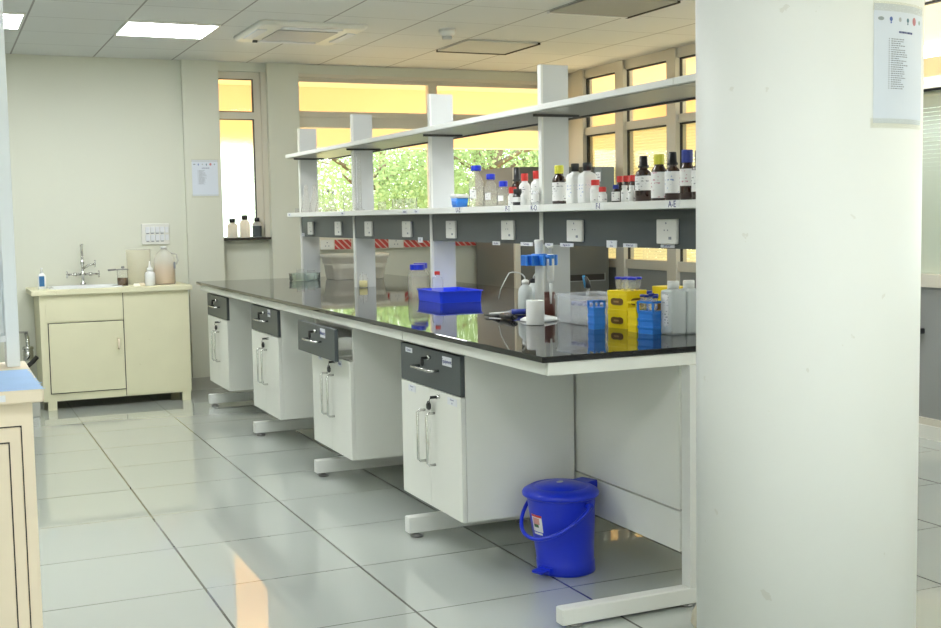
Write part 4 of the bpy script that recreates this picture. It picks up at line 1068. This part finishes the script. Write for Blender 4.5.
struct(box(XR+.1, -4.5, -.15, 8.3, 6.6, 0).build('bounce_floor', 'white'), 'unseen pale floor added outside the right window wall', 'balcony')  # out of sight, added so the bounced light stays whitish here
def tree(x, y, r, zc, label, m='leaf', n=9000, squash=1., lean=0., trunk=.16, seed=1):
    rnd = random.Random(seed)
    t = thing('tree', label, 'tree', (x, y, -3.0), 0, 'trees outside the wide window')
    k = B()
    k.tube([(lean*-1.2, 0, 0), (lean*-.5, 0, zc*.5+1.2), (0, 0, zc+3.0), (lean*.4, .1, zc+3.8)], trunk, 9, trunk*.4)
    for q in range(9):
        a = rnd.uniform(0, 2*PI); z = rnd.uniform(zc*.3+2.2, zc+3.6); L = r*rnd.uniform(.5, .95)
        k.tube([(0, 0, z), (L*.45*math.cos(a), L*.45*math.sin(a), z+L*.25), (L*math.cos(a), L*math.sin(a), z+L*.38)], trunk*.3, 6, trunk*.06)
    k.build('trunk', 'bark', t)
    n = int(n*1.9); b = B(); cl = []
    for q in range(60):
        a = rnd.uniform(0, 2*PI); u = rnd.uniform(-1, 1); rr = r*rnd.uniform(.35, 1.)**.6; s = math.sqrt(1-u*u)
        cl.append((rr*s*math.cos(a), rr*s*math.sin(a), zc+3.0+rr*u*squash))
    for q in range(n):
        cx, cy, cz = cl[rnd.randrange(60)]; sg = r*.17
        p = Vector((rnd.gauss(cx, sg), rnd.gauss(cy, sg), rnd.gauss(cz, sg*.8)))
        d = Vector((rnd.gauss(0, 1), rnd.gauss(0, 1), rnd.gauss(-.3, .6))).normalized(); e = d.orthogonal().normalized()
        e = (e*math.cos(rnd.uniform(0, 6))+d.cross(e)*math.sin(rnd.uniform(0, 6))).normalized()
        L = rnd.uniform(.045, .085); w = L*.36
        b.add([p, p+d*L*.5+e*w, p+d*L, p+d*L*.5-e*w], [(0, 1, 2, 3)])
    b.build('foliage', m, t)
tree(6.05, 17.5, 1.9, 1.5, 'pale green tree between the first and second rack uprights', 'leaf', 11000, 1.5, seed=1)
tree(8.0, 17.0, 1.9, 1.6, 'bright green tree between the second and third rack uprights', 'leaf', 11000, 1.4, lean=.5, seed=2)
tree(9.3, 19.5, 2.3, 1.7, 'green tree with a leaning trunk just right of the third upright', 'leaf', 10000, 1.2, lean=-1.0, trunk=.22, seed=3)
tree(10.6, 18.0, 1.9, 1.6, 'mid green tree above the blue-capped bottles', 'leaf2', 10000, 1.2, seed=4)
tree(12.6, 20.0, 2.4, 1.6, 'mid green tree behind the fourth upright', 'leaf2', 9000, 1.2, seed=5)
tree(8.4, 23.0, 2.6, 2.0, 'hazy tree farther back behind the other trees', 'leaf', 9000, 1.3, seed=6)
tree(11.8, 25.0, 3.0, 2.0, 'broad hazy tree farthest back on the right', 'leaf2', 9000, 1.2, seed=8)

# ------------------------------------------------------------------ light
w = bpy.data.worlds.new('sky'); bpy.context.scene.world = w; w.use_nodes = True
nt = w.node_tree; nt.nodes.clear()
o = nt.nodes.new('ShaderNodeOutputWorld'); bg = nt.nodes.new('ShaderNodeBackground')
bg.inputs[0].default_value = (.93, 1.0, .95, 1); bg.inputs[1].default_value = 3.2
nt.links.new(bg.outputs[0], o.inputs[0])
sl = bpy.data.lights.new('sun', 'SUN'); sl.energy = 8.0; sl.angle = math.radians(1.5); sl.color = (1., .95, .85)
so = bpy.data.objects.new('sun', sl); C.objects.link(so)
so.rotation_euler = (Vector((-.25, -.55, -1.0))).to_track_quat('-Z', 'Y').to_euler()

# ------------------------------------------------------------------ camera
cam = bpy.data.cameras.new('camera'); co = bpy.data.objects.new('camera', cam); C.objects.link(co)
FPX, yaw, pit, rol, hgt = 1188.488, .420705, .082956, -.017585, 1.354353
cam.sensor_width = 36; cam.sensor_fit = 'HORIZONTAL'; cam.lens = FPX/941*36; cam.clip_start = .05; cam.clip_end = 200
cy, sy, cp, sp = math.cos(yaw), math.sin(yaw), math.cos(pit), math.sin(pit)
f = Vector((sy*cp, cy*cp, -sp)); r = Vector((cy, -sy, 0)); u = r.cross(f)
r2 = r*math.cos(rol)+u*math.sin(rol); u2 = -r*math.sin(rol)+u*math.cos(rol)
mx = Matrix((r2, u2, -f)).transposed().to_4x4(); mx.translation = (0, 0, hgt)
co.matrix_world = mx
S_ = bpy.context.scene; S_.camera = co
vs = S_.view_settings; vs.view_transform = 'Standard'; vs.look = 'None'; vs.gamma = 1; vs.exposure = .38; vs.use_curve_mapping = False
cy_ = S_.cycles; cy_.use_denoising = True; cy_.max_bounces = 10; cy_.transparent_max_bounces = 24; cy_.diffuse_bounces = 5; cy_.glossy_bounces = 5; cy_.caustics_reflective = False; cy_.caustics_refractive = True
cy_.sample_clamp_indirect = 6
